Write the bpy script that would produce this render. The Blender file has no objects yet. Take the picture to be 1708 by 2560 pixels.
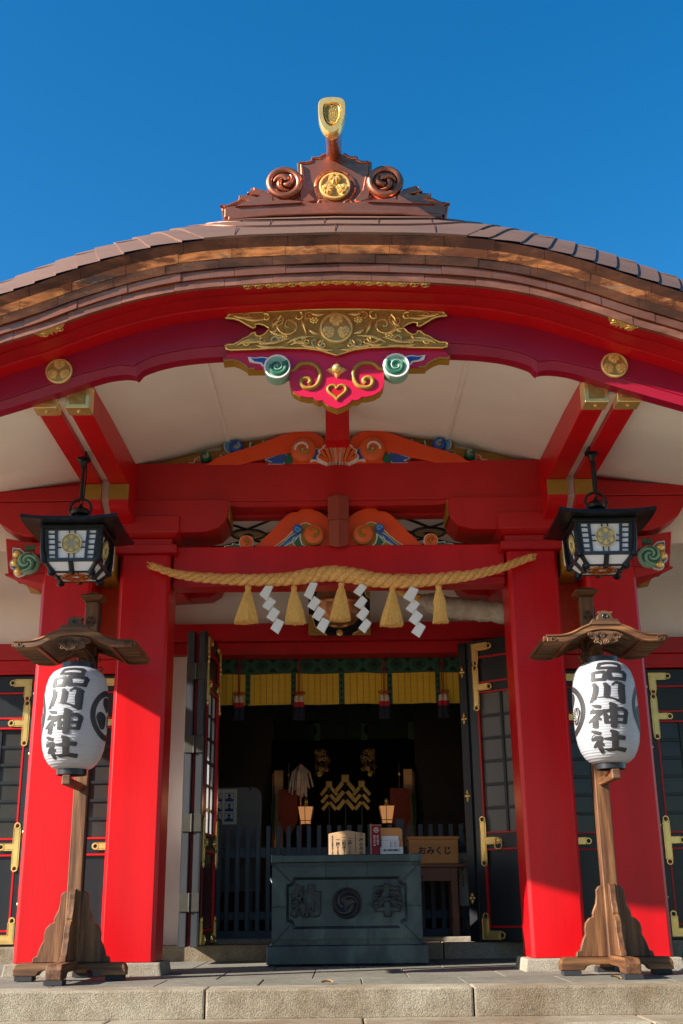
import bpy, bmesh, math, random
from math import sin, cos, tan, atan, atan2, pi, radians, sqrt, hypot
from mathutils import Vector, Matrix
random.seed(7)
SC = bpy.context.scene
COL = SC.collection

# ---------------------------------------------------------------- camera
F, TH, H = 2822.0, radians(18.97), 0.503          # focal length in photo pixels, pitch, eye height over the platform
ROLL = radians(0.62)
cd = bpy.data.cameras.new('camera'); cam = bpy.data.objects.new('camera', cd); COL.objects.link(cam)
cd.lens = 36.0 * F / 2560.0; cd.sensor_width = 36.0; cd.clip_end = 3000; cd.shift_x = 8.0 / 2560.0
_f = Vector((0, cos(TH), sin(TH))); _u = Vector((0, -sin(TH), cos(TH))); _r = Vector((1, 0, 0))
_r2 = _r * cos(ROLL) - _u * sin(ROLL); _u2 = _u * cos(ROLL) + _r * sin(ROLL)
M4 = Matrix((( _r2.x, _u2.x, -_f.x, 0), (_r2.y, _u2.y, -_f.y, 0), (_r2.z, _u2.z, -_f.z, H), (0, 0, 0, 1)))
cam.matrix_world = M4
SC.camera = cam

# ---------------------------------------------------------------- light and exposure
SUN = Vector((-2.4, -1.0, 1.37)).normalized()
w = bpy.data.worlds.new('World'); SC.world = w; w.use_nodes = True
nt = w.node_tree; nt.nodes.clear()
sky = nt.nodes.new('ShaderNodeTexSky'); sky.sky_type = 'NISHITA'; sky.sun_disc = False
sky.sun_elevation = math.asin(SUN.z); sky.sun_rotation = atan2(SUN.x, SUN.y)   # same direction as the lamp
sky.air_density = 1.0; sky.dust_density = 0.5; sky.ozone_density = 3.0; sky.altitude = 200
hs = nt.nodes.new('ShaderNodeHueSaturation'); hs.inputs['Saturation'].default_value = 1.37; hs.inputs['Hue'].default_value = .496; hs.inputs['Value'].default_value = 1.24
bg = nt.nodes.new('ShaderNodeBackground'); bg.inputs['Strength'].default_value = 0.065
wo = nt.nodes.new('ShaderNodeOutputWorld')
nt.links.new(sky.outputs[0], hs.inputs['Color']); nt.links.new(hs.outputs[0], bg.inputs['Color']); nt.links.new(bg.outputs[0], wo.inputs[0])
sd = bpy.data.lights.new('sun', 'SUN'); sd.energy = 5.0; sd.angle = radians(0.53); sd.color = (1.0, 0.93, 0.82)
so = bpy.data.objects.new('sun', sd); COL.objects.link(so)
so.rotation_euler = SUN.to_track_quat('Z', 'Y').to_euler()
SC.view_settings.view_transform = 'Standard'; SC.view_settings.look = 'None'
SC.view_settings.exposure = 1.4; SC.view_settings.gamma = 1.0
try:
    SC.cycles.max_bounces = 8; SC.cycles.diffuse_bounces = 5; SC.cycles.glossy_bounces = 4
    SC.cycles.use_denoising = True; SC.cycles.sample_clamp_indirect = 4.0
except Exception: pass

# ---------------------------------------------------------------- measuring helper: photo pixel on a plane at depth Y -> X, Z
def L(px, py, Y):
    t = tan(TH - atan((py - 1280) / F))
    return ((px - (845 + .0165 * (py - 1280))) * Y * (cos(TH) + t * sin(TH)) / F, H + Y * t)
def LZ(py, Y): return L(0, py, Y)[1]

# ---------------------------------------------------------------- materials
MATS = {}
def newmat(name):
    m = bpy.data.materials.new(name); m.use_nodes = True
    n = m.node_tree.nodes; b = n['Principled BSDF']
    MATS[name] = m
    return m, m.node_tree, b
def _tex(t, scale, detail=4, rough=.55, stretch=None, kind='noise', coord='Object'):
    tc = t.nodes.new('ShaderNodeTexCoord'); mp = t.nodes.new('ShaderNodeMapping')
    if stretch: mp.inputs['Scale'].default_value = stretch
    t.links.new(tc.outputs[coord], mp.inputs['Vector'])
    if kind == 'noise':
        x = t.nodes.new('ShaderNodeTexNoise'); x.inputs['Detail'].default_value = detail; x.inputs['Roughness'].default_value = rough
    else:
        x = t.nodes.new('ShaderNodeTexVoronoi')
    x.inputs['Scale'].default_value = scale
    t.links.new(mp.outputs[0], x.inputs['Vector'])
    return x
def _ramp(t, src, stops):
    r = t.nodes.new('ShaderNodeValToRGB'); e = r.color_ramp.elements
    while len(e) < len(stops): e.new(.5)
    for el, (p, c) in zip(e, stops):
        el.position = p; el.color = (*c, 1) if len(c) == 3 else c
    t.links.new(src, r.inputs[0]); return r
def _bump(t, b, src, strength, dist=.01, prev=None):
    x = t.nodes.new('ShaderNodeBump'); x.inputs['Strength'].default_value = strength; x.inputs['Distance'].default_value = dist
    t.links.new(src, x.inputs['Height'])
    if prev: t.links.new(prev.outputs[0], x.inputs['Normal'])
    t.links.new(x.outputs[0], b.inputs['Normal']); return x
def plain(name, c, rough=.5, metal=0, var=.12, scale=6, bump=0, bscale=40, stretch=None, emit=None, es=0, spec=.5, coat=0):
    m, t, b = newmat(name)
    x = _tex(t, scale, 5, .6, stretch)
    d = tuple(v * (1 - var) for v in c); l = tuple(min(1, v * (1 + var)) for v in c)
    r = _ramp(t, x.outputs['Fac'], [(.3, d), (.7, l)])
    t.links.new(r.outputs[0], b.inputs['Base Color'])
    b.inputs['Roughness'].default_value = rough; b.inputs['Metallic'].default_value = metal
    b.inputs['Specular IOR Level'].default_value = spec
    if coat: b.inputs['Coat Weight'].default_value = coat; b.inputs['Coat Roughness'].default_value = .12
    if bump:
        y = _tex(t, bscale, 4, .6, stretch); _bump(t, b, y.outputs['Fac'], bump)
    if emit:
        b.inputs['Emission Color'].default_value = (*emit, 1); b.inputs['Emission Strength'].default_value = es
    return m
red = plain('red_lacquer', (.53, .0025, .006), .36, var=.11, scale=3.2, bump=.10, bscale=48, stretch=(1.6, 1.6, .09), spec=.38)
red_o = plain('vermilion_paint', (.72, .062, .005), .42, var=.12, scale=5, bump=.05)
darkred = plain('deep_and_shaded_red', (.42, .0018, .0045), .40, var=.12, scale=3, bump=.05, stretch=(1, 1, .3))  # darker copy of the red; shade of the beams is put into the colour
plaster = plain('white_plaster', (.82, .745, .65), .85, var=.05, scale=1.6, bump=.04, bscale=60)
black = plain('black_lacquer', (.015, .0165, .020), .30, var=.3, scale=4, bump=.04, bscale=70, stretch=(1, 1, .08), spec=.4)
blackedge = plain('sunlit_black_lacquer_edge', (.045, .048, .055), .4, var=.25, scale=6, bump=.08, bscale=60, stretch=(1, 1, .1))  # paler copy of the black lacquer, with sunlight put into the colour
blackmetal = plain('black_iron', (.010, .012, .015), .35, .3, var=.3, scale=9, bump=.08)
bluemetal = plain('blue_black_frame', (.016, .028, .045), .35, .0, var=.25, scale=9)
gold = plain('polished_gold', (.86, .58, .20), .24, .66, var=.14, scale=7, bump=.10, bscale=34)
goldpat = plain('tooled_gold', (.42, .26, .065), .34, .7, var=.25, scale=30, bump=.55, bscale=130)
crestgold = plain('crest_gold', (.88, .60, .21), .34, .5, var=.12, scale=9)
crestback = plain('crest_gold_ground', (.46, .29, .085), .40, .5, var=.12, scale=9)
dimgold = plain('dim_gold_paper', (.42, .27, .08), .4, .6, var=.2, scale=12)
brass = plain('dull_brass', (.055, .052, .042), .55, .3, var=.2, scale=9, bump=.05)
mustard = plain('ochre_paint', (.33, .17, .016), .5, var=.12, scale=7)
white = plain('white_paint', (.74, .70, .66), .6, var=.05)
teal = plain('jade_paint', (.22, .40, .30), .5, var=.08)
lteal = plain('pale_teal_paint', (.30, .55, .52), .5, var=.08)
green = plain('deep_green_paint', (.012, .11, .062), .5, var=.12)
blue = plain('royal_blue_paint', (.018, .07, .32), .45, var=.15)
lblue = plain('light_blue_paint', (.10, .30, .55), .5, var=.1)
orange = plain('orange_paint', (.70, .11, .016), .45, var=.10, scale=6)
magenta = plain('crimson_lacquer', (.50, .005, .040), .36, var=.08, scale=3)
hafured = plain('gable_board_lacquer', (.30, .0025, .026), .38, var=.1, scale=3, bump=.05)
darkbronze = plain('dark_relief_bronze', (.020, .021, .024), .45, .3, var=.2, scale=8, bump=.05)
paper = None
ink = plain('black_ink', (.022, .020, .022), .55, var=.25, scale=20)
inkthin = plain('printed_ink', (.06, .05, .05), .7, var=.1)
yellow = None
greenb = plain('green_brocade', (.030, .095, .052), .85, var=.25, scale=60)
greend = plain('dark_brocade_figure', (.010, .024, .018), .9, var=.2, scale=60)
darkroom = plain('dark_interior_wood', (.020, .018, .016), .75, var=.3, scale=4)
darkgreen = plain('dark_curtain', (.010, .026, .018), .9, var=.3, scale=9)
slate = plain('slate_blue_paint', (.075, .105, .135), .55, var=.15, scale=7, bump=.06, stretch=(1, 1, .2))
omik = plain('honey_wood', (.70, .29, .065), .5, var=.14, scale=5, bump=.05, stretch=(.15, 1, 1.5))
signwood = plain('pale_sign_wood', (.55, .34, .18), .6, var=.08, scale=5, stretch=(.2, 1, 2))
tablewood = plain('red_brown_wood', (.20, .065, .028), .45, var=.25, scale=7, bump=.05, stretch=(.2, 1, 1))
banner = plain('crimson_cloth', (.28, .010, .028), .8, var=.1)
grayboard = plain('grey_board', (.20, .20, .20), .7, var=.06)
whitepaper = plain('white_paper', (.75, .74, .72), .8, var=.03)
posterblue = plain('poster_blue', (.02, .07, .22), .7, var=.05)
rubber = plain('black_rubber', (.02, .02, .022), .8, var=.2)
cord = plain('red_cord', (.30, .012, .012), .7, var=.2, scale=80)
navy = plain('dark_tassel_yarn', (.010, .012, .025), .9, var=.3, scale=90, stretch=(6, 6, .3))
cream = plain('cream_yarn', (.60, .46, .34), .9, var=.1, scale=90, stretch=(6, 6, .3))
redyarn = plain('red_yarn', (.45, .01, .015), .9, var=.15, scale=90, stretch=(6, 6, .3))
cloth = plain('grey_cloth_wrap', (.42, .36, .28), .85, var=.25, scale=14, bump=.3, bscale=60)
silver = plain('pale_silver_cloth', (.26, .25, .28), .7, var=.2, scale=20)
lampglow = plain('lamp_shade_glow', (.8, .5, .28), .7, var=.1, emit=(1.0, .40, .13), es=.15)
bronzebell = plain('old_bronze', (.50, .23, .11), .30, .8, var=.35, scale=6, bump=.05, bscale=9)

def wood_mat(name, c1, c2, c3, axis, rough=.6):
    m, t, b = newmat(name)
    st = [14, 14, 14]; st[axis] = 0.9
    x = _tex(t, 1.6, 7, .65, tuple(st)); y = _tex(t, 2.3, 3, .5)
    r = _ramp(t, x.outputs['Fac'], [(.32, c1), (.5, c2), (.68, c3)])
    mx = t.nodes.new('ShaderNodeMix'); mx.data_type = 'RGBA'; mx.blend_type = 'MULTIPLY'; mx.inputs[0].default_value = .8
    r2 = _ramp(t, y.outputs['Fac'], [(.3, (.55, .52, .5)), (.7, (1.15, 1.12, 1.1))])
    t.links.new(r.outputs[0], mx.inputs[6]); t.links.new(r2.outputs[0], mx.inputs[7])
    t.links.new(mx.outputs[2], b.inputs['Base Color']); b.inputs['Roughness'].default_value = rough
    _bump(t, b, x.outputs['Fac'], .35, .012)
    return m
WC = ((.032, .010, .003), (.135, .052, .016), (.30, .14, .05))
wood_v = wood_mat('weathered_wood_upright', *WC, 2)
wood_h = wood_mat('weathered_wood_level', *WC, 0)
wood_d = wood_mat('weathered_wood_beam', *WC, 1)
wood_carve = wood_mat('carved_wood', (.035, .014, .005), (.11, .05, .018), (.22, .11, .042), 0, .65)

def stone_mat(name, base, dark, light, stain, scale=170, b_s=.35, stain_lo=.62):
    m, t, b = newmat(name)
    v = _tex(t, scale, 3, .7); g = _tex(t, scale * .45, 2, .5); s = _tex(t, 1.3, 6, .62); s2 = _tex(t, 9, 5, .65)
    r = _ramp(t, v.outputs['Fac'], [(.34, dark), (.47, base), (.62, light)])
    r2 = _ramp(t, s.outputs['Fac'], [(.36, stain), (stain_lo, (1, 1, 1))])
    r3 = _ramp(t, s2.outputs['Fac'], [(.3, (.72, .70, .66)), (.6, (1.05, 1.05, 1.05))])
    mx = t.nodes.new('ShaderNodeMix'); mx.data_type = 'RGBA'; mx.blend_type = 'MULTIPLY'; mx.inputs[0].default_value = 1
    my = t.nodes.new('ShaderNodeMix'); my.data_type = 'RGBA'; my.blend_type = 'MULTIPLY'; my.inputs[0].default_value = .8
    t.links.new(r.outputs[0], mx.inputs[6]); t.links.new(r2.outputs[0], mx.inputs[7])
    t.links.new(mx.outputs[2], my.inputs[6]); t.links.new(r3.outputs[0], my.inputs[7])
    t.links.new(my.outputs[2], b.inputs['Base Color']); b.inputs['Roughness'].default_value = .85
    bp = _bump(t, b, v.outputs['Fac'], b_s, .006); _bump(t, b, g.outputs['Fac'], b_s, .010, bp)
    return m
granite = stone_mat('tan_granite', (.285, .245, .178), (.085, .072, .052), (.43, .375, .28), (.52, .41, .30), 230)
granite_g = stone_mat('grey_granite', (.28, .245, .19), (.11, .095, .08), (.42, .37, .30), (.72, .66, .58), 240)
paving = stone_mat('dark_paving_stone', (.15, .142, .118), (.075, .07, .06), (.22, .21, .175), (.7, .68, .6), 190, .15)
gravel = stone_mat('courtyard_gravel', (.25, .215, .165), (.13, .115, .09), (.37, .32, .25), (.75, .72, .68), 25, .5)

def copper_mat(name, c, rough, tarnish, b1=.10, b2=6, tstop=(.42, .62), metal=.85):
    m, t, b = newmat(name)
    x = _tex(t, 2.6, 6, .65, (1, 1.6, 2.5)); y = _tex(t, b2, 2, .45, (1, 1, 3)); z = _tex(t, 45, 3, .6)
    r = _ramp(t, x.outputs['Fac'], [(tstop[0], tarnish), (tstop[1], c)])
    t.links.new(r.outputs[0], b.inputs['Base Color']); b.inputs['Metallic'].default_value = metal
    rr = _ramp(t, x.outputs['Fac'], [(.4, (rough + .18,) * 3), (.65, (rough,) * 3)])
    t.links.new(rr.outputs[0], b.inputs['Roughness'])
    bp = _bump(t, b, y.outputs['Fac'], b1, .03); _bump(t, b, z.outputs['Fac'], .03, .004, bp)
    return m
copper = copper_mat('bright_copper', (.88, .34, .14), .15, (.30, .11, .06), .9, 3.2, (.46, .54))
copper_d = copper_mat('tarnish_and_reflection_copper', (.32, .13, .08), .22, (.12, .058, .042), .22, 5)  # tarnish, plus dark reflections painted in on the verge; also seams, side eaves
copper_l = copper_mat('pale_reflection_copper', (.42, .165, .095), .24, (.22, .09, .055), .34, 5, metal=.5)
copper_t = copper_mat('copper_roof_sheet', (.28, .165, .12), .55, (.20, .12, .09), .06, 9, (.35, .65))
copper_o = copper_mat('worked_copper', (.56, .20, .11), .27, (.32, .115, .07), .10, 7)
def patina_mat():
    m, t, b = newmat('blue_green_bronze')
    x = _tex(t, 3.2, 7, .65, (1, 1, .6)); y = _tex(t, 28, 4, .6)
    r = _ramp(t, x.outputs['Fac'], [(.30, (.024, .033, .034)), (.52, (.040, .062, .065)), (.74, (.10, .135, .125))])
    t.links.new(r.outputs[0], b.inputs['Base Color']); b.inputs['Metallic'].default_value = .45
    rr = _ramp(t, y.outputs['Fac'], [(.3, (.34,) * 3), (.7, (.52,) * 3)]); t.links.new(rr.outputs[0], b.inputs['Roughness'])
    _bump(t, b, x.outputs['Fac'], .10, .01)
    return m
patina = patina_mat()
def paper_mat():
    m, t, b = newmat('lantern_paper')
    tc = t.nodes.new('ShaderNodeTexCoord'); wv = t.nodes.new('ShaderNodeTexWave'); wv.wave_type = 'BANDS'; wv.bands_direction = 'Z'
    wv.inputs['Scale'].default_value = 17.0; wv.inputs['Distortion'].default_value = .25; wv.inputs['Detail Scale'].default_value = 3
    t.links.new(tc.outputs['Object'], wv.inputs['Vector'])
    b.inputs['Base Color'].default_value = (.43, .435, .47, 1); b.inputs['Roughness'].default_value = .36
    _bump(t, b, wv.outputs['Fac'], .30, .006)
    tr = t.nodes.new('ShaderNodeBsdfTranslucent'); tr.inputs['Color'].default_value = (.75, .73, .70, 1)
    mx = t.nodes.new('ShaderNodeMixShader'); mx.inputs[0].default_value = .22
    o = t.nodes['Material Output']
    t.links.new(b.outputs[0], mx.inputs[1]); t.links.new(tr.outputs[0], mx.inputs[2]); t.links.new(mx.outputs[0], o.inputs[0])
    return m
paper = paper_mat()
def shoji_mat():
    m, t, b = newmat('milky_glass')
    b.inputs['Base Color'].default_value = (.68, .68, .72, 1); b.inputs['Roughness'].default_value = .3
    tr = t.nodes.new('ShaderNodeBsdfTranslucent'); tr.inputs['Color'].default_value = (.8, .8, .8, 1)
    mx = t.nodes.new('ShaderNodeMixShader'); mx.inputs[0].default_value = .5
    t.links.new(b.outputs[0], mx.inputs[1]); t.links.new(tr.outputs[0], mx.inputs[2]); t.links.new(mx.outputs[0], t.nodes['Material Output'].inputs[0])
    return m
shoji = shoji_mat()
def glass_mat():
    m, t, b = newmat('dark_window_glass')
    b.inputs['Base Color'].default_value = (.035, .033, .03, 1); b.inputs['Roughness'].default_value = .06; b.inputs['Specular IOR Level'].default_value = .28
    y = _tex(t, 3, 3, .5); _bump(t, b, y.outputs['Fac'], .03, .02)
    return m
glass = glass_mat()
lampane = plain('white_lantern_pane', (.80, .81, .86), .35, var=.04, scale=3)
frost = plain('frosted_pane', (.13, .115, .10), .30, var=.12, scale=3)
def blind_mat():
    m, t, b = newmat('yellow_bamboo_blind')
    tc = t.nodes.new('ShaderNodeTexCoord'); wv = t.nodes.new('ShaderNodeTexWave'); wv.wave_type = 'BANDS'; wv.bands_direction = 'Z'
    wv.inputs['Scale'].default_value = 26; wv.inputs['Distortion'].default_value = .8
    t.links.new(tc.outputs['Object'], wv.inputs['Vector'])
    r = _ramp(t, wv.outputs['Fac'], [(.2, (.58, .33, .006)), (.8, (.80, .50, .012))])
    t.links.new(r.outputs[0], b.inputs['Base Color']); b.inputs['Roughness'].default_value = .55
    _bump(t, b, wv.outputs['Fac'], .2, .004)
    return m
yellow = blind_mat()
def straw_mat():
    m, t, b = newmat('rice_straw')
    x = _tex(t, 60, 5, .7); y = _tex(t, 7, 4, .6)
    r = _ramp(t, x.outputs['Fac'], [(.3, (.48, .22, .055)), (.55, (.80, .43, .13)), (.75, (.90, .58, .22))])
    t.links.new(r.outputs[0], b.inputs['Base Color']); b.inputs['Roughness'].default_value = .7
    _bump(t, b, x.outputs['Fac'], .35, .006)
    return m
straw = straw_mat()
strawt = plain('straw_fringe', (.88, .46, .12), .7, var=.35, scale=120, bump=.5, bscale=160, stretch=(3, 3, .12))

# ---------------------------------------------------------------- mesh builder
class MB:
    def __init__(s): s.bm = bmesh.new()
    def v(s, p): return s.bm.verts.new(p)
    def f(s, vs):
        try: return s.bm.faces.new(vs)
        except ValueError: return None
    def box(s, x0, x1, y0, y1, z0, z1, rot=None, piv=None):
        c = [(x, y, z) for x in (x0, x1) for y in (y0, y1) for z in (z0, z1)]
        if rot is not None:
            p = Vector(piv) if piv else Vector(((x0 + x1) / 2, (y0 + y1) / 2, (z0 + z1) / 2))
            c = [rot @ (Vector(q) - p) + p for q in c]
        v = [s.v(q) for q in c]
        for i in ((0, 1, 3, 2), (4, 6, 7, 5), (0, 4, 5, 1), (2, 3, 7, 6), (0, 2, 6, 4), (1, 5, 7, 3)): s.f([v[k] for k in i])
        return s
    def _prism(s, a, b):
        va = [s.v(p) for p in a]; vb = [s.v(p) for p in b]; n = len(a)
        s.f(va); s.f(vb[::-1])
        for i in range(n): s.f([va[i], vb[i], vb[(i + 1) % n], va[(i + 1) % n]])
        return s
    def prism(s, pts, y0, y1): return s._prism([(x, y0, z) for x, z in pts], [(x, y1, z) for x, z in pts])
    def prismX(s, pts, x0, x1): return s._prism([(x0, y, z) for y, z in pts], [(x1, y, z) for y, z in pts])
    def prismZ(s, pts, z0, z1): return s._prism([(x, y, z0) for x, y in pts], [(x, y, z1) for x, y in pts])
    def taper(s, pts, y0, y1, k, c=None):          # raised shape: full outline at y1, shrunk by k at the near face y0
        cx = c[0] if c else sum(p[0] for p in pts) / len(pts); cz = c[1] if c else sum(p[1] for p in pts) / len(pts)
        return s._prism([(cx + (x - cx) * k, y0, cz + (z - cz) * k) for x, z in pts], [(x, y1, z) for x, z in pts])
    def loft(s, rows, closed=False, cap=False):
        R = [[s.v(p) for p in r] for r in rows]; n = len(R[0])
        for a, b in zip(R, R[1:]):
            for i in range(n if closed else n - 1): s.f([a[i], a[(i + 1) % n], b[(i + 1) % n], b[i]])
        if cap and closed: s.f(R[0][::-1]); s.f(R[-1])
        return s
    def tube(s, pts, r, n=8, cap=True, flat=1.0):
        P = [Vector(p) for p in pts]; rows = []; up = None
        for i, p in enumerate(P):
            d = (P[min(i + 1, len(P) - 1)] - P[max(i - 1, 0)])
            d = d.normalized() if d.length > 1e-9 else Vector((0, 0, 1))
            if up is None: up = Vector((0, 0, 1)) if abs(d.z) < .9 else Vector((0, 1, 0))
            a = d.cross(up)
            if a.length < 1e-4: a = d.cross(Vector((1, 0, 0)))
            a.normalize(); b = a.cross(d).normalized(); up = b
            rr = r[i] if isinstance(r, (list, tuple)) else r
            rows.append([p + a * rr * cos(2 * pi * k / n) + b * rr * flat * sin(2 * pi * k / n) for k in range(n)])
        return s.loft(rows, True, cap)
    def lathe(s, prof, c=(0, 0, 0), n=32, axis='z'):
        c = Vector(c); rows = []
        for r, h in prof:
            r = max(r, 1e-4); row = []
            for k in range(n):
                a = 2 * pi * k / n
                row.append(c + (Vector((r * cos(a), r * sin(a), h)) if axis == 'z' else Vector((r * cos(a), h, r * sin(a))) if axis == 'y' else Vector((h, r * cos(a), r * sin(a)))))
            rows.append(row)
        return s.loft(rows, True, True)
    def build(s, name, m, parent=None, bevel=0, smooth=None, seg=1, off=None):
        bm = s.bm
        bmesh.ops.recalc_face_normals(bm, faces=bm.faces)
        if bevel:
            bm.normal_update()
            ed = [e for e in bm.edges if len(e.link_faces) == 2 and e.calc_face_angle(0) > .5]
            bmesh.ops.bevel(bm, geom=ed, offset=bevel, segments=seg, affect='EDGES', clamp_overlap=True, profile=.6)
        if parent is not None:
            wl = world_loc(parent); bmesh.ops.translate(bm, verts=bm.verts, vec=-wl)
        me = bpy.data.meshes.new(name)
        bm.to_mesh(me); bm.free()
        if smooth is not None:
            for p in me.polygons: p.use_smooth = True
            me.set_sharp_from_angle(angle=radians(smooth))
        if m is not None: me.materials.append(m)
        o = bpy.data.objects.new(name, me); COL.objects.link(o)
        if parent is not None: o.parent = parent
        return o
LOCS = {}
def world_loc(o):
    p = Vector((0, 0, 0))
    while o is not None:
        p = p + Vector(o.location); o = o.parent
    return p
def thing(name, label, cat, loc=(0, 0, 0), group=None):
    o = bpy.data.objects.new(name, None); COL.objects.link(o); o.location = loc; o.empty_display_size = .1
    tag(o, label, cat, group); return o
def tag(o, label, cat, group=None):
    o['label'] = label; o['category'] = cat
    if group: o['group'] = group
    return o
def struct(o): o['kind'] = 'structure'; return o
def copy_tree(o, parent=None):
    c = o.copy(); COL.objects.link(c)
    if parent is not None: c.parent = parent
    for ch in list(o.children): copy_tree(ch, c)
    return c
def mir(pts): return [(-x, z) for x, z in pts][::-1]
def both(pts): return pts + mir(pts)[0 if abs(pts[-1][0]) > 1e-6 else 1:]
def arc(cx, cz, r, a0, a1, n, rz=None):
    rz = rz or r
    return [(cx + r * cos(radians(a0 + (a1 - a0) * i / n)), cz + rz * sin(radians(a0 + (a1 - a0) * i / n))) for i in range(n + 1)]
def interp(pts, x):
    if x <= pts[0][0]: (x0, y0), (x1, y1) = pts[0], pts[1]
    elif x >= pts[-1][0]: (x0, y0), (x1, y1) = pts[-2], pts[-1]
    else:
        for (x0, y0), (x1, y1) in zip(pts, pts[1:]):
            if x0 <= x <= x1: break
    return y0 + (y1 - y0) * (x - x0) / (x1 - x0)
def smoothcurve(pts, n=8):     # Catmull-Rom through the points
    out = []; P = [pts[0]] + list(pts) + [pts[-1]]
    for i in range(1, len(P) - 2):
        p0, p1, p2, p3 = (Vector(q) for q in P[i - 1:i + 3])
        for k in range(n):
            t = k / n
            q = .5 * ((2 * p1) + (p2 - p0) * t + (2 * p0 - 5 * p1 + 4 * p2 - p3) * t * t + (3 * p1 - p0 - 3 * p2 + p3) * t ** 3)
            out.append(tuple(q))
    out.append(tuple(pts[-1])); return out
def spiral_pts(cx, cz, r0, r1, a0, turns, n=28, y=0):
    return [(cx + (r0 + (r1 - r0) * i / n) * cos(a0 + turns * 2 * pi * i / n), y, cz + (r0 + (r1 - r0) * i / n) * sin(a0 + turns * 2 * pi * i / n)) for i in range(n + 1)]
def text_mesh(body, size, bold=0.0, extrude=0.0, bevel=0.0, vertical=False):
    c = bpy.data.curves.new('writing', 'FONT'); c.body = '\n'.join(body) if vertical else body
    c.size = size; c.align_x = 'CENTER'; c.align_y = 'CENTER'; c.offset = bold; c.extrude = extrude; c.bevel_depth = bevel
    if vertical: c.space_line = 1.02
    o = bpy.data.objects.new('writing', c); COL.objects.link(o)
    dg = bpy.context.evaluated_depsgraph_get(); me = bpy.data.meshes.new_from_object(o.evaluated_get(dg))
    bpy.data.objects.remove(o); bpy.data.curves.remove(c); return me
def writing(name, body, size, loc, m, parent, bold=0.0, extrude=.001, vertical=False, bevel=0.0, rotz=0.0):
    me = text_mesh(body, size, bold, extrude, bevel, vertical); me.name = name
    me.transform(Matrix.Rotation(rotz, 4, 'Z') @ Matrix.Rotation(pi / 2, 4, 'X')); me.materials.clear(); me.materials.append(m)
    o = bpy.data.objects.new(name, me); COL.objects.link(o)
    if parent is not None: o.parent = parent; loc = Vector(loc) - world_loc(parent)
    o.location = loc; return o

# crest of heart leaves, tips to the centre: list of small vein-shaped outlines in the unit disc
def crest_cells(leaves=3, reach=.86):
    out = []; k3 = 1.0 if leaves == 3 else .62
    for k in range(leaves):
        a = pi / 2 + 2 * pi * k / leaves; r0 = .72 * reach / .86 if leaves == 3 else .74
        bx, bz = r0 * cos(a), r0 * sin(a)
        for da, ln, wv in ((14, .60, .105), (-14, .60, .105), (52, .50, .105), (-52, .50, .105), (94, .40, .10), (-94, .40, .10), (136, .24, .085), (-136, .24, .085)):
            d = a + pi + radians(da) * (1 if leaves == 3 else .8); l = ln * (1 if leaves == 3 else .72); ww0 = wv * (1 if leaves == 3 else .62); n = 5; L1, L2 = [], []
            for i in range(n + 1):
                t = i / n; ww = ww0 * sin(pi * (.06 + .90 * t)) ** .8
                x, z = bx + cos(d) * l * (.06 + .94 * t), bz + sin(d) * l * (.06 + .94 * t)
                L1.append((x - sin(d) * ww, z + cos(d) * ww)); L2.append((x + sin(d) * ww, z - cos(d) * ww))
            out.append(L1 + L2[::-1])
    return out
def crest_hearts(reach=.86):
    half = ((0, 0), (-.10, .10), (-.13, .20), (-.09, .32), (.03, .41), (.18, .43), (.34, .34), (.48, .19), (.60, 0)); out = []
    for k in range(3):
        a = pi / 2 + 2 * pi * k / 3; r0 = .70 * reach / .86; ca, sa = cos(a), sin(a)
        f_ = lambda u, v_: ((r0 - u) * ca - v_ * sa, (r0 - u) * sa + v_ * ca)
        out.append(([f_(u, v_) for u, v_ in half], [f_(u, -v_) for u, v_ in half], f_))
    return out
def d_(a): return (cos(a), sin(a))
def metal_crest(name, cx, y, cz, R, m, parent, leaves=3, th=.02):
    b = MB(); b.lathe([(R, 0), (R, -th * .8), (R * .96, -th), (R * .88, -th), (R * .85, -th * .50), (R * .5, -th * .66), (0, -th * .72)], (cx, y, cz), 36, 'y')
    for fc in b.bm.faces:
        c_ = fc.calc_center_median(); fc.material_index = 1 if hypot(c_.x - cx, c_.z - cz) < R * .86 else 0
    if leaves == 3:
        for l1, l2, _ in crest_hearts(): b.taper([(cx + x * R * .99, cz + z * R * .99) for x, z in l1 + l2[-2:0:-1]], y - th * 1.0, y - th * .5, .9)
    for c in crest_cells(leaves): b.taper([(cx + x * R * (.97 if leaves == 3 else .84), cz + z * R * (.97 if leaves == 3 else .84)) for x, z in c], y - th * 1.5, y - th * .7, .55)
    o = b.build(name, m, parent, smooth=35); o.data.materials.append(crestback); return o
# ================================================================ the ground, steps and platform
g = MB(); g.box(-60, 60, -60, 80, -1.6, -1.04); struct(g.build('ground', gravel))
Y0 = 7.38
def slabs(mb, x0, x1, y0, y1, z0, z1, cuts):     # a course of stones with fine open joints
    xs = [x0] + cuts + [x1]
    for a, b in zip(xs, xs[1:]): mb.box(a + .004, b - .004, y0, y1, z0, z1)
steps = thing('stone_steps', 'tan granite steps running the full width in front of the shrine', 'steps', (0, 6.6, -1.04))
for i, (yf, cuts) in enumerate(((Y0, [-2.2, -.835, .785, 2.35]), (6.98, [-1.4, .115, 1.75]), (6.58, [-2.1, -.5, 1.2]), (6.18, [-1.3, .4, 1.9]), (5.78, [-2.2, -.4, 1.1]))):
    m = MB(); zt = -.166 * i
    slabs(m, -5.2, 5.2, yf, yf + .46 if i else yf + .30, zt - .172, zt, cuts)
    m.build('step', granite, steps, bevel=.012, seg=2)
b = MB(); b.box(-5.2, 5.2, Y0 + .03, Y0 + .2, -1.03, -.02); b.build('joint_mortar', darkroom, steps)
p = MB()
xs = [-5.2 + .0 + k * .66 for k in range(17)]
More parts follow.
